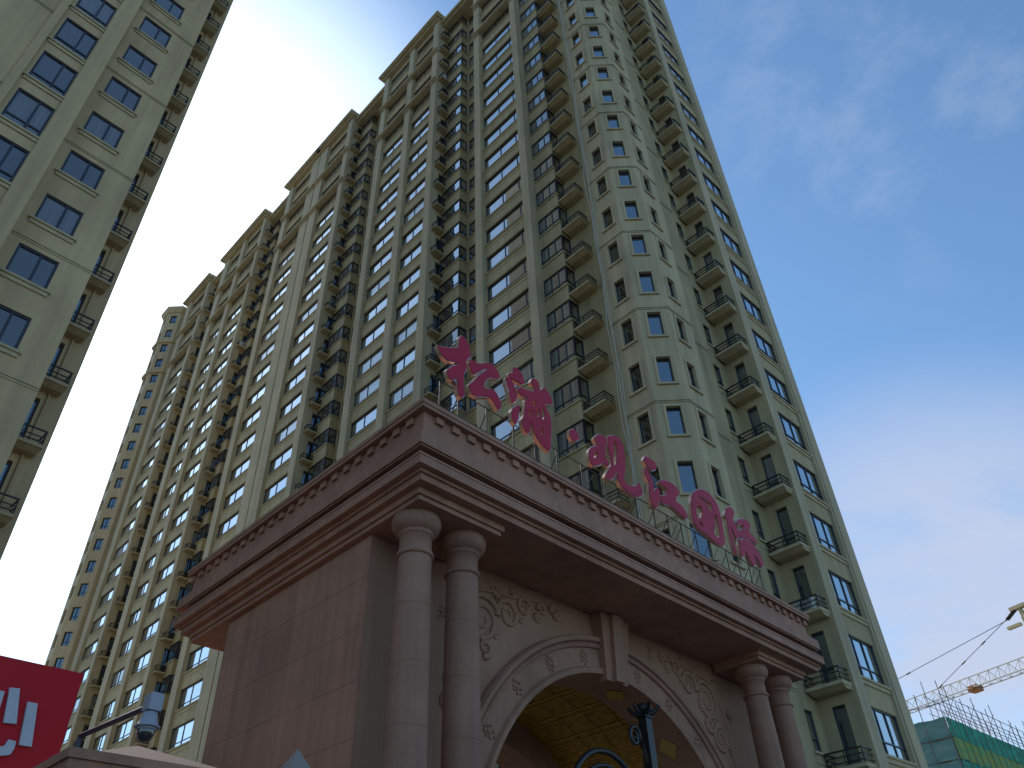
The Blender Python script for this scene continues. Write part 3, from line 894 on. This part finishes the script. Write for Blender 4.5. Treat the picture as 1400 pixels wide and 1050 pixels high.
# ------------------------------------------------------------------ red rooftop sign
sign = empty('rooftop_sign', S(11, 7.15, GH), 'crimson channel letters on a thin steel frame standing on the gatehouse cornice', 'sign')
def face_mat(name, col, rough, spec):
    return plain(name, col, rough, 0.0, spec, 0.10, 3.0)
M_RED = face_mat('crimson_acrylic', (0.43, 0.012, 0.040), 0.5, 0.3)
M_EDGE = plain('bronze_return', (0.62, 0.42, 0.34), 0.28, 0.75)
M_STEEL = plain('painted_steel', (0.055, 0.048, 0.042), 0.65, 0.0)
LN = 7.12
def outline_mesh(name, polys, depth, mats, nbase, bevel=0.0):
    """2D outlines (holes even-odd) filled and given thickness; x = along the front, y = up"""
    cu = bpy.data.curves.new(name, 'CURVE'); cu.dimensions = '2D'; cu.fill_mode = 'BOTH'; cu.extrude = depth / 2
    for p in polys:
        sp = cu.splines.new('POLY'); sp.points.add(len(p) - 1); sp.use_cyclic_u = True
        for q, (x, y) in zip(sp.points, p): q.co = (x, y, 0, 1)
    ob = bpy.data.objects.new(name, cu); COL.objects.link(ob)
    dg = bpy.context.evaluated_depsgraph_get()
    me = bpy.data.meshes.new_from_object(ob.evaluated_get(dg))
    bpy.data.objects.remove(ob)
    me.materials.clear()
    for m in mats: me.materials.append(m)
    for f in me.polygons:
        f.material_index = 0 if f.normal.z > .7 else (len(mats) - 1)
        f.use_smooth = False
    for v in me.vertices:                    # stand it upright on its plane
        v.co = S(v.co.x, nbase - v.co.z, v.co.y)
    return me
def smooth_poly(p, it=1):
    for _ in range(it):                      # round the traced corners a little
        q = []
        for a, b in zip(p, p[1:] + p[:1]):
            q.append((a[0] * .85 + b[0] * .15, a[1] * .85 + b[1] * .15)); q.append((a[0] * .15 + b[0] * .85, a[1] * .15 + b[1] * .85))
        p = q
    return p
SIGN={'pine':[[[6.137,10.08],[6.195,10.075],[6.431,10.188],[6.603,10.304],[6.619,10.453],[6.636,10.57],[6.662,10.622],[6.744,10.612],[6.817,10.525],[6.844,10.384],[6.871,10.296],[6.764,10.154],[6.764,10.061],[6.782,9.987],[6.721,9.852],[6.705,9.76],[6.706,9.534],[6.733,9.39],[6.674,9.295],[6.607,9.32],[6.588,9.467],[6.586,9.626],[6.56,9.628],[6.477,9.556],[6.402,9.537],[6.367,9.612],[6.357,9.671],[6.456,9.802],[6.574,9.905],[6.598,9.987],[6.521,9.965],[6.352,9.896],[6.25,9.934],[6.181,10.007]],[[6.88,10.216],[6.925,10.226],[7.015,10.211],[7.126,10.26],[7.277,10.385],[7.409,10.412],[7.503,10.362],[7.585,10.235],[7.516,10.178],[7.383,10.135],[7.27,10.044],[7.194,9.908],[7.155,9.77],[7.264,9.781],[7.357,9.841],[7.468,9.827],[7.539,9.734],[7.583,9.641],[7.57,9.544],[7.513,9.498],[7.424,9.606],[7.353,9.665],[7.225,9.628],[7.01,9.51],[6.905,9.5],[6.853,9.616],[6.853,9.649],[6.977,9.817],[7.104,10.016],[7.312,10.266],[7.237,10.248],[7.124,10.139],[7.014,10.006],[6.951,9.944],[6.897,10.005],[6.853,10.114]]],
'pu':[[[7.963,10.703],[8.094,10.694],[8.186,10.619],[8.227,10.503],[8.198,10.434],[8.03,10.401],[7.854,10.405],[7.833,10.467],[7.941,10.519]],[[7.769,10.335],[7.842,10.398],[7.907,10.31],[7.97,10.18],[7.998,10.052],[7.956,9.908],[7.859,9.816],[7.831,9.941],[7.804,10.088],[7.752,10.201]],[[7.9,9.719],[8.058,9.883],[8.038,9.733],[7.991,9.513],[7.928,9.404],[7.875,9.453],[7.86,9.6]],[[8.043,10.221],[8.119,10.305],[8.263,10.323],[8.462,10.391],[8.515,10.442],[8.511,10.546],[8.429,10.596],[8.475,10.721],[8.577,10.746],[8.635,10.681],[8.634,10.529],[8.727,10.581],[8.786,10.679],[8.883,10.624],[8.962,10.516],[8.989,10.402],[8.829,10.327],[8.747,10.251],[8.814,10.161],[8.891,10.056],[8.896,9.853],[8.851,9.531],[8.816,9.3],[8.774,9.242],[8.636,9.291],[8.523,9.353],[8.438,9.466],[8.391,9.618],[8.337,9.69],[8.313,9.521],[8.268,9.382],[8.199,9.377],[8.136,9.47],[8.12,9.579],[8.185,9.691],[8.223,9.91],[8.259,10.093],[8.302,10.188],[8.18,10.142],[8.086,10.152]],[[8.549,9.609],[8.635,9.692],[8.659,9.556],[8.606,9.49]],[[8.382,10.128],[8.517,10.222],[8.489,10.051],[8.426,10.084]],[[8.306,9.914],[8.397,9.921],[8.373,9.788],[8.308,9.774]],[[8.664,10.155],[8.744,10.218],[8.752,9.984],[8.673,9.842],[8.648,9.971]],[[8.519,10.026],[8.604,10.081],[8.598,9.904],[8.517,9.852]]],
'dot':[[[9.46,10.033],[9.593,10.108],[9.664,10.055],[9.697,9.964],[9.604,9.858],[9.502,9.844],[9.445,9.912]]],
'guan':[[[10.206,10.203],[10.367,10.386],[10.555,10.419],[10.621,10.376],[10.521,10.091],[10.463,9.903],[10.611,9.793],[10.537,9.716],[10.388,9.745],[10.275,9.633],[10.073,9.525],[9.997,9.55],[9.968,9.657],[10.004,9.813],[10.094,9.943],[10.249,10.034],[10.284,10.105]],[[10.11,9.827],[10.231,9.928],[10.255,9.86],[10.174,9.726],[10.101,9.701]],[[10.689,10.485],[10.888,10.61],[11.07,10.632],[11.178,10.532],[11.188,10.274],[11.135,9.957],[11.066,9.747],[11.009,9.652],[11.072,9.538],[11.302,9.566],[11.478,9.676],[11.57,9.795],[11.632,9.562],[11.498,9.428],[11.337,9.389],[11.089,9.39],[10.907,9.451],[10.84,9.544],[10.865,9.73],[10.816,9.726],[10.651,9.497],[10.568,9.435],[10.401,9.423],[10.462,9.501],[10.682,9.79],[10.689,9.953],[10.653,10.153],[10.68,10.368]],[[10.838,10.416],[10.955,10.501],[10.919,10.149],[10.848,9.918],[10.765,9.818],[10.748,9.98],[10.825,10.216]]],
'jiang':[[[11.97,10.597],[12.127,10.625],[12.301,10.616],[12.342,10.528],[12.288,10.417],[12.13,10.338],[12.012,10.363],[11.903,10.47]],[[11.879,10.269],[11.961,10.254],[12.033,10.15],[12.091,10.039],[12.079,9.85],[12.014,9.691],[12.224,9.936],[12.305,9.911],[12.259,9.693],[12.123,9.46],[12.031,9.383],[11.941,9.451],[11.897,9.562],[11.911,9.714],[11.967,9.936],[11.909,10.045],[11.86,10.142]],[[12.318,10.103],[12.447,10.209],[12.592,10.271],[12.811,10.313],[13.015,10.295],[13.101,10.226],[13.071,10.127],[12.928,9.999],[12.879,9.877],[13.096,9.863],[13.204,9.787],[13.27,9.661],[13.165,9.579],[13.02,9.615],[12.831,9.674],[12.634,9.695],[12.393,9.64],[12.285,9.655],[12.306,9.779],[12.472,9.838],[12.639,9.983],[12.614,10.074],[12.502,10.13]]],
'guo':[[[13.679,10.371],[13.942,10.6],[14.171,10.713],[14.459,10.745],[14.656,10.667],[14.787,10.562],[14.804,10.308],[14.783,9.96],[14.715,9.572],[14.615,9.456],[14.416,9.434],[14.179,9.446],[13.958,9.494],[13.681,9.519],[13.525,9.588],[13.495,9.769],[13.555,10.07]],[[13.907,10.456],[14.282,10.48],[14.479,10.491],[14.481,10.268],[14.312,10.219],[14.278,10.393],[14.035,10.397]],[[13.79,10.147],[13.967,10.201],[13.991,10.076],[13.888,9.855],[13.692,9.78],[13.702,9.963]],[[14.478,10.148],[14.607,10.232],[14.621,9.9],[14.55,9.643],[14.385,9.568],[14.288,9.67],[14.441,9.9]],[[13.715,9.732],[13.864,9.748],[13.858,9.617],[13.733,9.634]]],
'ji':[[[15.047,10.365],[15.206,10.619],[15.406,10.752],[15.54,10.716],[15.541,10.609],[15.376,10.421],[15.438,10.323],[15.519,10.231],[15.564,10.126],[15.461,9.952],[15.341,9.875],[15.286,10.059],[15.214,10.204],[15.168,9.982],[15.173,9.748],[15.212,9.498],[15.147,9.411],[15.076,9.582],[15.053,9.839],[15.071,10.099],[15.109,10.302]],[[15.504,10.339],[15.735,10.532],[16.036,10.665],[16.217,10.652],[16.281,10.586],[16.149,10.429],[16.116,10.32],[16.332,10.283],[16.422,10.139],[16.255,10.115],[16.077,10.131],[15.847,10.091],[15.608,10.022],[15.538,10.031],[15.585,10.143],[15.875,10.363],[15.857,10.463],[15.637,10.371]],[[15.539,9.929],[15.794,10.038],[15.896,10.031],[16.045,10.058],[16.135,10.021],[16.289,9.919],[16.424,9.811],[16.456,9.583],[16.318,9.521],[16.244,9.656],[16.092,9.758],[16.068,9.606],[16.063,9.496],[15.899,9.4],[15.803,9.484],[15.72,9.631],[15.702,9.758],[15.554,9.541],[15.398,9.463],[15.39,9.592],[15.439,9.776]]]}
RED=[[[2.68,4.949],[2.794,4.959],[2.892,4.559],[2.747,4.547]],[[2.93,4.828],[3.049,4.83],[3.144,4.337],[3.0,4.337]],[[2.483,4.727],[2.503,4.892],[2.583,4.894],[2.641,4.892],[2.651,4.705],[2.622,4.562]],[[2.867,4.378],[2.954,4.369],[2.961,4.284],[2.942,4.222],[2.896,4.202],[2.834,4.192],[2.691,4.229],[2.672,4.317],[2.8,4.288],[2.847,4.303],[2.858,4.347]]]

def inside(p, poly):
    c = False
    for (xa, ya), (xb, yb) in zip(poly, poly[1:] + poly[:1]):
        if (ya > p[1]) != (yb > p[1]) and p[0] < (xb - xa) * (p[1] - ya) / (yb - ya) + xa: c = not c
    return c
def fuller(p, d):
    """push an outline outwards by d (inwards when d < 0)"""
    area = sum(a[0] * b[1] - b[0] * a[1] for a, b in zip(p, p[1:] + p[:1]))
    sg = 1 if area > 0 else -1
    out = []
    for a, b, c in zip(p[-1:] + p[:-1], p, p[1:] + p[:1]):
        t = Vector((c[0] - a[0], c[1] - a[1]))
        if t.length < 1e-6: out.append(b); continue
        t.normalize(); out.append((b[0] + t.y * d * sg, b[1] - t.x * d * sg))
    return out
for nm, polys in SIGN.items():
    polys = [[tuple(q) for q in p] for p in polys]
    hole = [any(inside(p[0], o) for o in polys if o is not p) for p in polys]
    grow = lambda d: [smooth_poly(fuller(p, -d * .4 if h else d), 1) for p, h in zip(polys, hole)]
    me = outline_mesh('character', grow(.026), .075, [M_EDGE, M_EDGE], LN + .04)
    for v in me.vertices: v.co -= base_of(sign)
    o = bpy.data.objects.new('character', me); o.parent = sign; COL.objects.link(o)
    me = outline_mesh('face', grow(.010), .012, [M_RED, M_RED], LN - .004)
    for v in me.vertices: v.co -= base_of(sign)
    f = bpy.data.objects.new('face', me); f.parent = o; COL.objects.link(f)
fr = MB()
lean = lambda r: 9.62 - .02 * (r - 6)
for r in (6.35, 6.75, 7.4, 8.05, 8.6, 9.2, 9.9, 10.6, 11.1, 11.6, 12.2, 12.7, 13.2, 13.75, 14.3, 15.0, 15.5, 16.0, 16.5):
    fr.tube([S(r, LN + .17, GH), S(r, LN + .17, 9.55)], .014, 4)
    fr.tube([S(r + .1, LN + .9, GH), S(r, LN + .18, 9.45)], .011, 4)
for r in (6.45, 8.0, 9.6, 10.9, 12.4, 14.0, 15.6): fr.tube([S(r, LN + .19, GH + .02), S(r + .7, LN + .19, 9.5)], .010, 4)
for z in (9.05, 9.55): fr.tube([S(6.2, LN + .165, z), S(16.6, LN + .165, z)], .014, 4)
fr.build('support_frame', M_STEEL, sign)
# dark block filling the gap behind the fifth character
jb = MB(); F5 = lambda x, y, z: S(12.45 + x, LN + .22 + y, 10.22 + z)
jb.prism([F5(-.16, 0, -.18), F5(.17, 0, -.30), F5(.22, 0, .20), F5(-.02, 0, .28)], [F5(-.16, .14, -.18), F5(.17, .14, -.30), F5(.22, .14, .20), F5(-.02, .14, .28)])
jb.build('dark_block', M_DARK, sign)

# ------------------------------------------------------------------ wrought iron gate leaf under the arch
ig = empty('wrought_iron_gate', S(11.9, 7.95, 0), 'dark wrought iron gate with scrolls and a leaf topped post under the arch', 'gate')
GN = 7.95
def part(name, mb, mat, par): return mb.build(name, mat, par)
p = MB(); F = lambda x, y, z: S(11.82 + x, GN + y, z)
p.box(F, -.085, .085, -.085, .085, 0, 5.50); p.box(F, -.11, .11, -.11, .11, 5.50, 5.54)
part('post', p, M_RAIL, ig)
p = MB()
p.lathe(F, [(.06, 5.541), (.10, 5.56), (.16, 5.64), (.15, 5.70), (.10, 5.74), (.02, 5.76)], 12)
for q in range(6):
    a = q * math.pi / 3
    p.tube([F(.1 * math.cos(a), .1 * math.sin(a), 5.56), F(.2 * math.cos(a), .2 * math.sin(a), 5.60), F(.27 * math.cos(a), .27 * math.sin(a), 5.70), F(.30 * math.cos(a), .30 * math.sin(a), 5.66)], .05, 6, 0, .015)
part('finial', p, M_RAIL, ig)
def iron(name, pts, w): part(name, (lambda m: (m.tube([S(r, GN, z) for r, z in pts], w, 6), m)[1])(MB()), M_RAIL, ig)
iron('scroll', [(11.78, 4.75), (11.68, 4.95), (11.62, 5.1)] + [(11.45 + .17 * (1 - .7 * i / 22) * math.cos(-.3 + i * .36), 5.14 + .2 * (1 - .7 * i / 22) * math.sin(-.3 + i * .36)) for i in range(23)], .035)
for rr, w in ((2.4, .045), (2.1, .035)):
    iron('arched_rail', [(11.76 - 1.2 + 1.2 * math.cos(t * math.pi / 30) * (rr / 2.4), 3.1 + rr * .70 * math.sin(t * math.pi / 30)) for t in range(0, 31)], w)
iron('scroll', [(10.55 + .5 * (1 - .8 * i / 34) * math.cos(.5 + i * .34), 3.9 + .5 * (1 - .8 * i / 34) * math.sin(.5 + i * .34)) for i in range(35)], .03)
for r in (9.4, 9.75, 10.1, 10.45, 10.8, 11.15, 11.5): iron('bar', [(r, .1), (r, 3.1)], .02)
iron('bottom_rail', [(9.3, .15), (11.8, .15)], .03); iron('lock_rail', [(9.3, 3.1), (11.8, 3.1)], .03)

# ------------------------------------------------------------------ guard house, pillar, camera, red shop sign
gh = empty('guard_house', S(3.6, 8.8, 0), 'low brown stone guard house with a stepped cornice left of the gatehouse', 'guard house')
w_ = MB(); w_.box(S, 2.85, 4.5, 7.9, 10.0, 0, 3.2); w_.build('wall', M_STONE, gh)
c = MB()
for o, z0, z1 in ((.0, 3.44, 3.52), (.03, 3.36, 3.439), (.10, 3.30, 3.359), (.14, 3.2, 3.299)): c.box(S, 2.54 + o, 4.8 - o, 7.6 + o, 10.3 - o, z0, z1)
c.build('cornice', M_STONE, gh)
rf = MB(); b_ = [S(2.72, 7.75, 3.521), S(4.65, 7.75, 3.521), S(4.65, 10.15, 3.521), S(2.72, 10.15, 3.521)]; tp = S(3.55, 8.8, 3.93)
for k in range(4): rf.face([b_[k], b_[(k + 1) % 4], tp])
rf.build('roof', plaster('pink_roof_tile', (0.16, 0.095, 0.08), grain=40), gh)
pl = empty('gate_pillar', S(5.05, 8.05, 0), 'pale pyramid tip of a short stone pillar in front of the gatehouse side wall', 'pillar')
p = MB(); p.box(S, 4.8, 5.3, 7.8, 8.3, 0, 3.45); p.build('shaft', M_COLST, pl)
p = MB(); p.box(S, 4.74, 5.36, 7.74, 8.36, 3.451, 3.55)
q = [S(4.80, 7.80, 3.551), S(5.30, 7.80, 3.551), S(5.30, 8.30, 3.551), S(4.80, 8.30, 3.551)]
for k in range(4): p.face([q[k], q[(k + 1) % 4], S(5.05, 8.05, 3.985)])
p.build('cap', plaster('pale_cap_stone', (0.30, 0.25, 0.22)), pl)

# dome camera at the end of a horizontal arm
cc = empty('security_camera', S(2.85, 7.25, 3.9), 'pale dome security camera hanging from a dark arm above the guard house', 'camera')
a0, a1 = S(2.93, 8.7, 3.90), S(3.04, 7.36, 3.885)
p = MB(); p.tube([a0, a1], .026, 10); p.tube([a0, a0 - Vector((0, 0, .55))], .026, 10); p.build('arm', plain('blue_black_paint', (0.015, 0.022, 0.045), 0.4), cc)
d = (a1 - a0).normalized(); CX = a1 + d * .05 + Vector((0, 0, -.01))
K = 0.74
F = lambda x, y, z: CX + Vector((x, y, z)) * K
M_CAM = plain('camera_casing', (0.30, 0.30, 0.34), 0.45, var=0.05)
p = MB()
e = Vector((d.y, -d.x, 0))
def slab(u0, u1, v0, v1, z0, z1): p.box(lambda u, v, z: CX + (d * u + e * v + Vector((0, 0, z))) * K, u0, u1, v0, v1, z0, z1)
slab(-.07, .09, -.085, .085, -.06, .13); slab(-.05, .07, -.065, .065, .131, .15)
p.build('mount_box', M_CAM, cc)
p = MB(); p.lathe(F, [(.05, -.06), (.07, -.065), (.085, -.08), (.10, -.15), (.125, -.22), (.15, -.235), (.15, -.25), (.12, -.252)], 28); p.build('hood', M_CAM, cc)
p = MB(); p.lathe(F, [(.10, -.25), (.105, -.27), (.10, -.33), (.075, -.385), (.04, -.41), (.001, -.418)], 28); dm = p.build('dome', glass('dark_dome', (0.02, 0.02, 0.022), 0.05, 0.3), cc)
p = MB(); p.lathe(F, [(.112, -.253), (.115, -.27), (.108, -.275)], 28); p.build('collar', M_CAM, cc)

rs = empty('shop_sign', S(2.6, 11.2, 4.2), 'bright red shop sign board with grey raised strokes at the lower left', 'sign')
p = MB(); p.box(S, -1.5, 3.495, 11.2, 11.45, 3.1, 5.31); p.box(S, -1.5, 3.47, 11.45, 11.6, 3.1, 5.25)
p.build('board', plain('red_panel', (0.50, 0.010, 0.020), 0.6, spec=0.25, var=0.05, scale=2.0), rs)
for q in RED:
    me = outline_mesh('stroke', [[tuple(v) for v in q]], .05, [plain('grey_acrylic', (0.46, 0.48, 0.54), 0.4, var=.04)], 11.172)
    for v in me.vertices: v.co -= base_of(rs)
    o = bpy.data.objects.new('stroke', me); o.parent = rs; COL.objects.link(o)
p = MB(); p.box(S, -1.4, 3.3, 11.62, 13.2, 0, 4.9); p.build('shop_wall', M_LWALL, rs)

# ------------------------------------------------------------------ building site and tower crane, far right
bs = empty('building_site', Vector((36, 66, 0)), 'unfinished block wrapped in green safety netting and bristling with scaffold poles', 'building site')
BA = 26.9
B0 = Vector((math.sin(R(BA)) * 70, math.cos(R(BA)) * 70, 0))
uA, uB = Vector((math.sin(R(44.9)), math.cos(R(44.9)), 0)), Vector((math.sin(R(-45.1)), math.cos(R(-45.1)), 0))
D = lambda a, b, z: B0 + uA * a + uB * b + Vector((0, 0, z))
def net_mat(name, ca, cb):
    m, n, l, b = new_mat(name)
    tc = n.new('ShaderNodeTexCoord'); mp = n.new('ShaderNodeMapping'); mp.inputs['Scale'].default_value = (1, 1, 3)
    l.new(tc.outputs['Object'], mp.inputs[0])
    t = n.new('ShaderNodeTexNoise'); t.inputs['Scale'].default_value = 0.8; t.inputs['Detail'].default_value = 6; l.new(mp.outputs[0], t.inputs['Vector'])
    cr = n.new('ShaderNodeValToRGB'); l.new(t.outputs['Fac'], cr.inputs[0])
    cr.color_ramp.elements[0].position = .3; cr.color_ramp.elements[1].position = .7
    cr.color_ramp.elements[0].color = (*ca, 1); cr.color_ramp.elements[1].color = (*cb, 1)
    l.new(cr.outputs[0], b.inputs['Base Color']); b.inputs['Roughness'].default_value = .8
    return m
M_NET = net_mat('green_netting', (0.01, 0.20, 0.13), (0.03, 0.36, 0.22)); M_NETP = net_mat('pale_netting', (0.12, 0.30, 0.30), (0.25, 0.42, 0.42))
HT = 18.0
p = MB(); p.box(D, .4, 40, .4, 14, 0, HT - .5); p.build('concrete_frame', M_LWALL, bs)
p = MB()
for k in range(20):                          # panels sag between the poles
    for q in range(12):
        z0, z1 = HT - (q + 1) * 1.5, HT - q * 1.5
        w0 = -.05 - .12 * random.random()
        rows = [[D(k * 2, -.05, z0 + .03), D(k * 2 + 1, w0, z0 + .03), D(k * 2 + 2, -.05, z0 + .03)], [D(k * 2, -.05, z1), D(k * 2 + 1, w0 - .05, z1 - .15 * random.random()), D(k * 2 + 2, -.05, z1)]]
        p.grid(rows, 1 if q % 4 == 1 else 0, False)
p.build('netting', [M_NET, net_mat('yellow_netting', (0.30, 0.30, 0.04), (0.10, 0.34, 0.12))], bs)
p = MB()
for k in range(7):
    for q in range(12):
        z0, z1 = HT - (q + 1) * 1.5, HT - q * 1.5
        p.grid([[D(-.05, k * 2, z0 + .03), D(-.12, k * 2 + 1, z0 + .03), D(-.05, k * 2 + 2, z0 + .03)], [D(-.05, k * 2, z1), D(-.10, k * 2 + 1, z1 - .1), D(-.05, k * 2 + 2, z1)]], 0, False)
p.build('netting', M_NETP, bs)
p = MB()
for k in range(30):
    a = k * 1.35
    h = HT + random.uniform(1.0, 2.9)
    p.tube([D(a, -.25, 6), D(a, -.25, h)], .035, 5); p.tube([D(a + .2, .9, HT - 1), D(a + .2, .9, h + random.uniform(-.6, .5))], .03, 5)
for z in (HT + .35, HT + 1.0, HT + 1.6): p.tube([D(-.3, -.25, z), D(40, -.25, z)], .03, 5); p.tube([D(-.3, .9, z), D(40, .9, z)], .025, 5)
for k in range(8):
    b = k * 1.6
    p.tube([D(-.25, b, 6), D(-.25, b, HT + random.uniform(.8, 2.2) + (2.4 if k == 2 else 0))], .035, 5)
for z in (HT - 1.5, HT + .9): p.tube([D(-.25, -.3, z), D(-.25, 12, z)], .03, 5)
for k in range(0, 28, 3): p.tube([D(k * 1.35, -.27, HT), D(k * 1.35 + 3, -.27, HT + 2.0)], .025, 5)
p.build('scaffold_poles', plain('rusty_pipe', (0.16, 0.14, 0.15), .6), bs)

cr_ = empty('tower_crane', Vector((math.sin(R(33.6)) * 95, math.cos(R(33.6)) * 95, 0)), 'pale yellow tower crane with a lattice jib reaching left over the building site', 'crane')
M_CR = plain('crane_paint', (0.50, 0.40, 0.22), .5); M_CRW = plain('crane_pale_paint', (0.55, 0.52, 0.46), .5)
m0 = base_of(cr_); JZ = 27.1
j1 = Vector((math.sin(R(22.5)) * 108, math.cos(R(22.5)) * 108, 0)); jd = (j1 - m0); jd.normalize(); jl = 52.0; js = Vector((jd.y, -jd.x, 0))
J = lambda a, b, z: m0 + jd * a + js * b + Vector((0, 0, z))
p = MB(); st = 1.2; n = int(jl / st)
for b, z in ((-.6, JZ), (.6, JZ), (0, JZ + 1.25)): p.tube([J(0.5, b, z), J(n * st, b, z)], .06, 5)
for i in range(n):
    a = i * st
    for b in (-.6, .6):
        p.tube([J(a, b, JZ), J(a + st / 2, 0, JZ + 1.25)], .03, 4); p.tube([J(a + st / 2, 0, JZ + 1.25), J(a + st, b, JZ)], .03, 4)
    p.tube([J(a, -.6, JZ), J(a + st, .6, JZ)], .025, 4); p.tube([J(a, -.6, JZ), J(a, .6, JZ)], .025, 4)
p.build('jib', M_CRW, cr_)
p = MB()
for x in (-.7, .7):
    for y in (-.7, .7): p.tube([J(x, y, 0), J(x, y, JZ + 1)], .09, 5)
z = 0
while z < JZ - 1:
    for (x, y), (u, v) in (((-.7, -.7), (.7, -.7)), ((.7, -.7), (.7, .7)), ((.7, .7), (-.7, .7)), ((-.7, .7), (-.7, -.7))):
        p.tube([J(x, y, z), J(u, v, z + 1.4)], .04, 4); p.tube([J(x, y, z), J(u, v, z)], .04, 4)
    z += 1.4
p.build('mast', M_CR, cr_)
PK = 33.0
p = MB()
for x, y in ((.6, -.5), (.6, .5), (-.9, -.5), (-.9, .5)): p.tube([J(x, y, JZ + 1), J(.55, y * .3, PK)], .10, 5)
for f in (.25, .5, .75):
    z = JZ + 1 + (PK - JZ - 1) * f
    p.tube([J(.6, -.4, z), J(.6, .4, z)], .06, 4); p.tube([J(-.9 + 1.4 * f, -.4, z), J(.6, .4, z)], .05, 4)
p.box(J, -.2, 1.5, -.35, .35, PK - .15, PK + .2); p.box(J, 1.1, 2.6, -.2, .2, PK - 1.75, PK - 1.45)
p.build('tower_head', M_CR, cr_)
p = MB()
for b, reach in ((-.12, 12.9), (.12, 44.0)):
    A_, B_ = J(2.3, b, PK - .7), J(reach, 0, JZ + 1.3)
    p.tube([J(.9, b, PK), A_], .14, 5); p.tube([A_, B_], .035, 5)
    for f in (.33, .62, .97): c_ = A_.lerp(B_, f); q = (B_ - A_).normalized() * .28; p.tube([c_ - q, c_ + q], .09, 6)
p.build('tie_rod', M_DARK, cr_)
p = MB(); p.box(J, 8.2, 9.3, -.55, .55, JZ - .35, JZ + .25); p.box(J, 8.5, 8.9, -.8, .8, JZ - .2, JZ + .05); p.build('trolley', plain('rust_orange', (0.35, 0.14, 0.05), .6), cr_)
p = MB(); p.box(J, -1.6, -.75, -1.2, .8, JZ - 1.8, JZ + .2); p.build('cab', M_CRW, cr_)
p = MB(); p.box(J, -12, -.6, -.6, .6, JZ, JZ + .3); p.box(J, -12, -9.5, -.8, .8, JZ - 1.6, JZ - .01); p.build('counter_jib', M_CR, cr_)
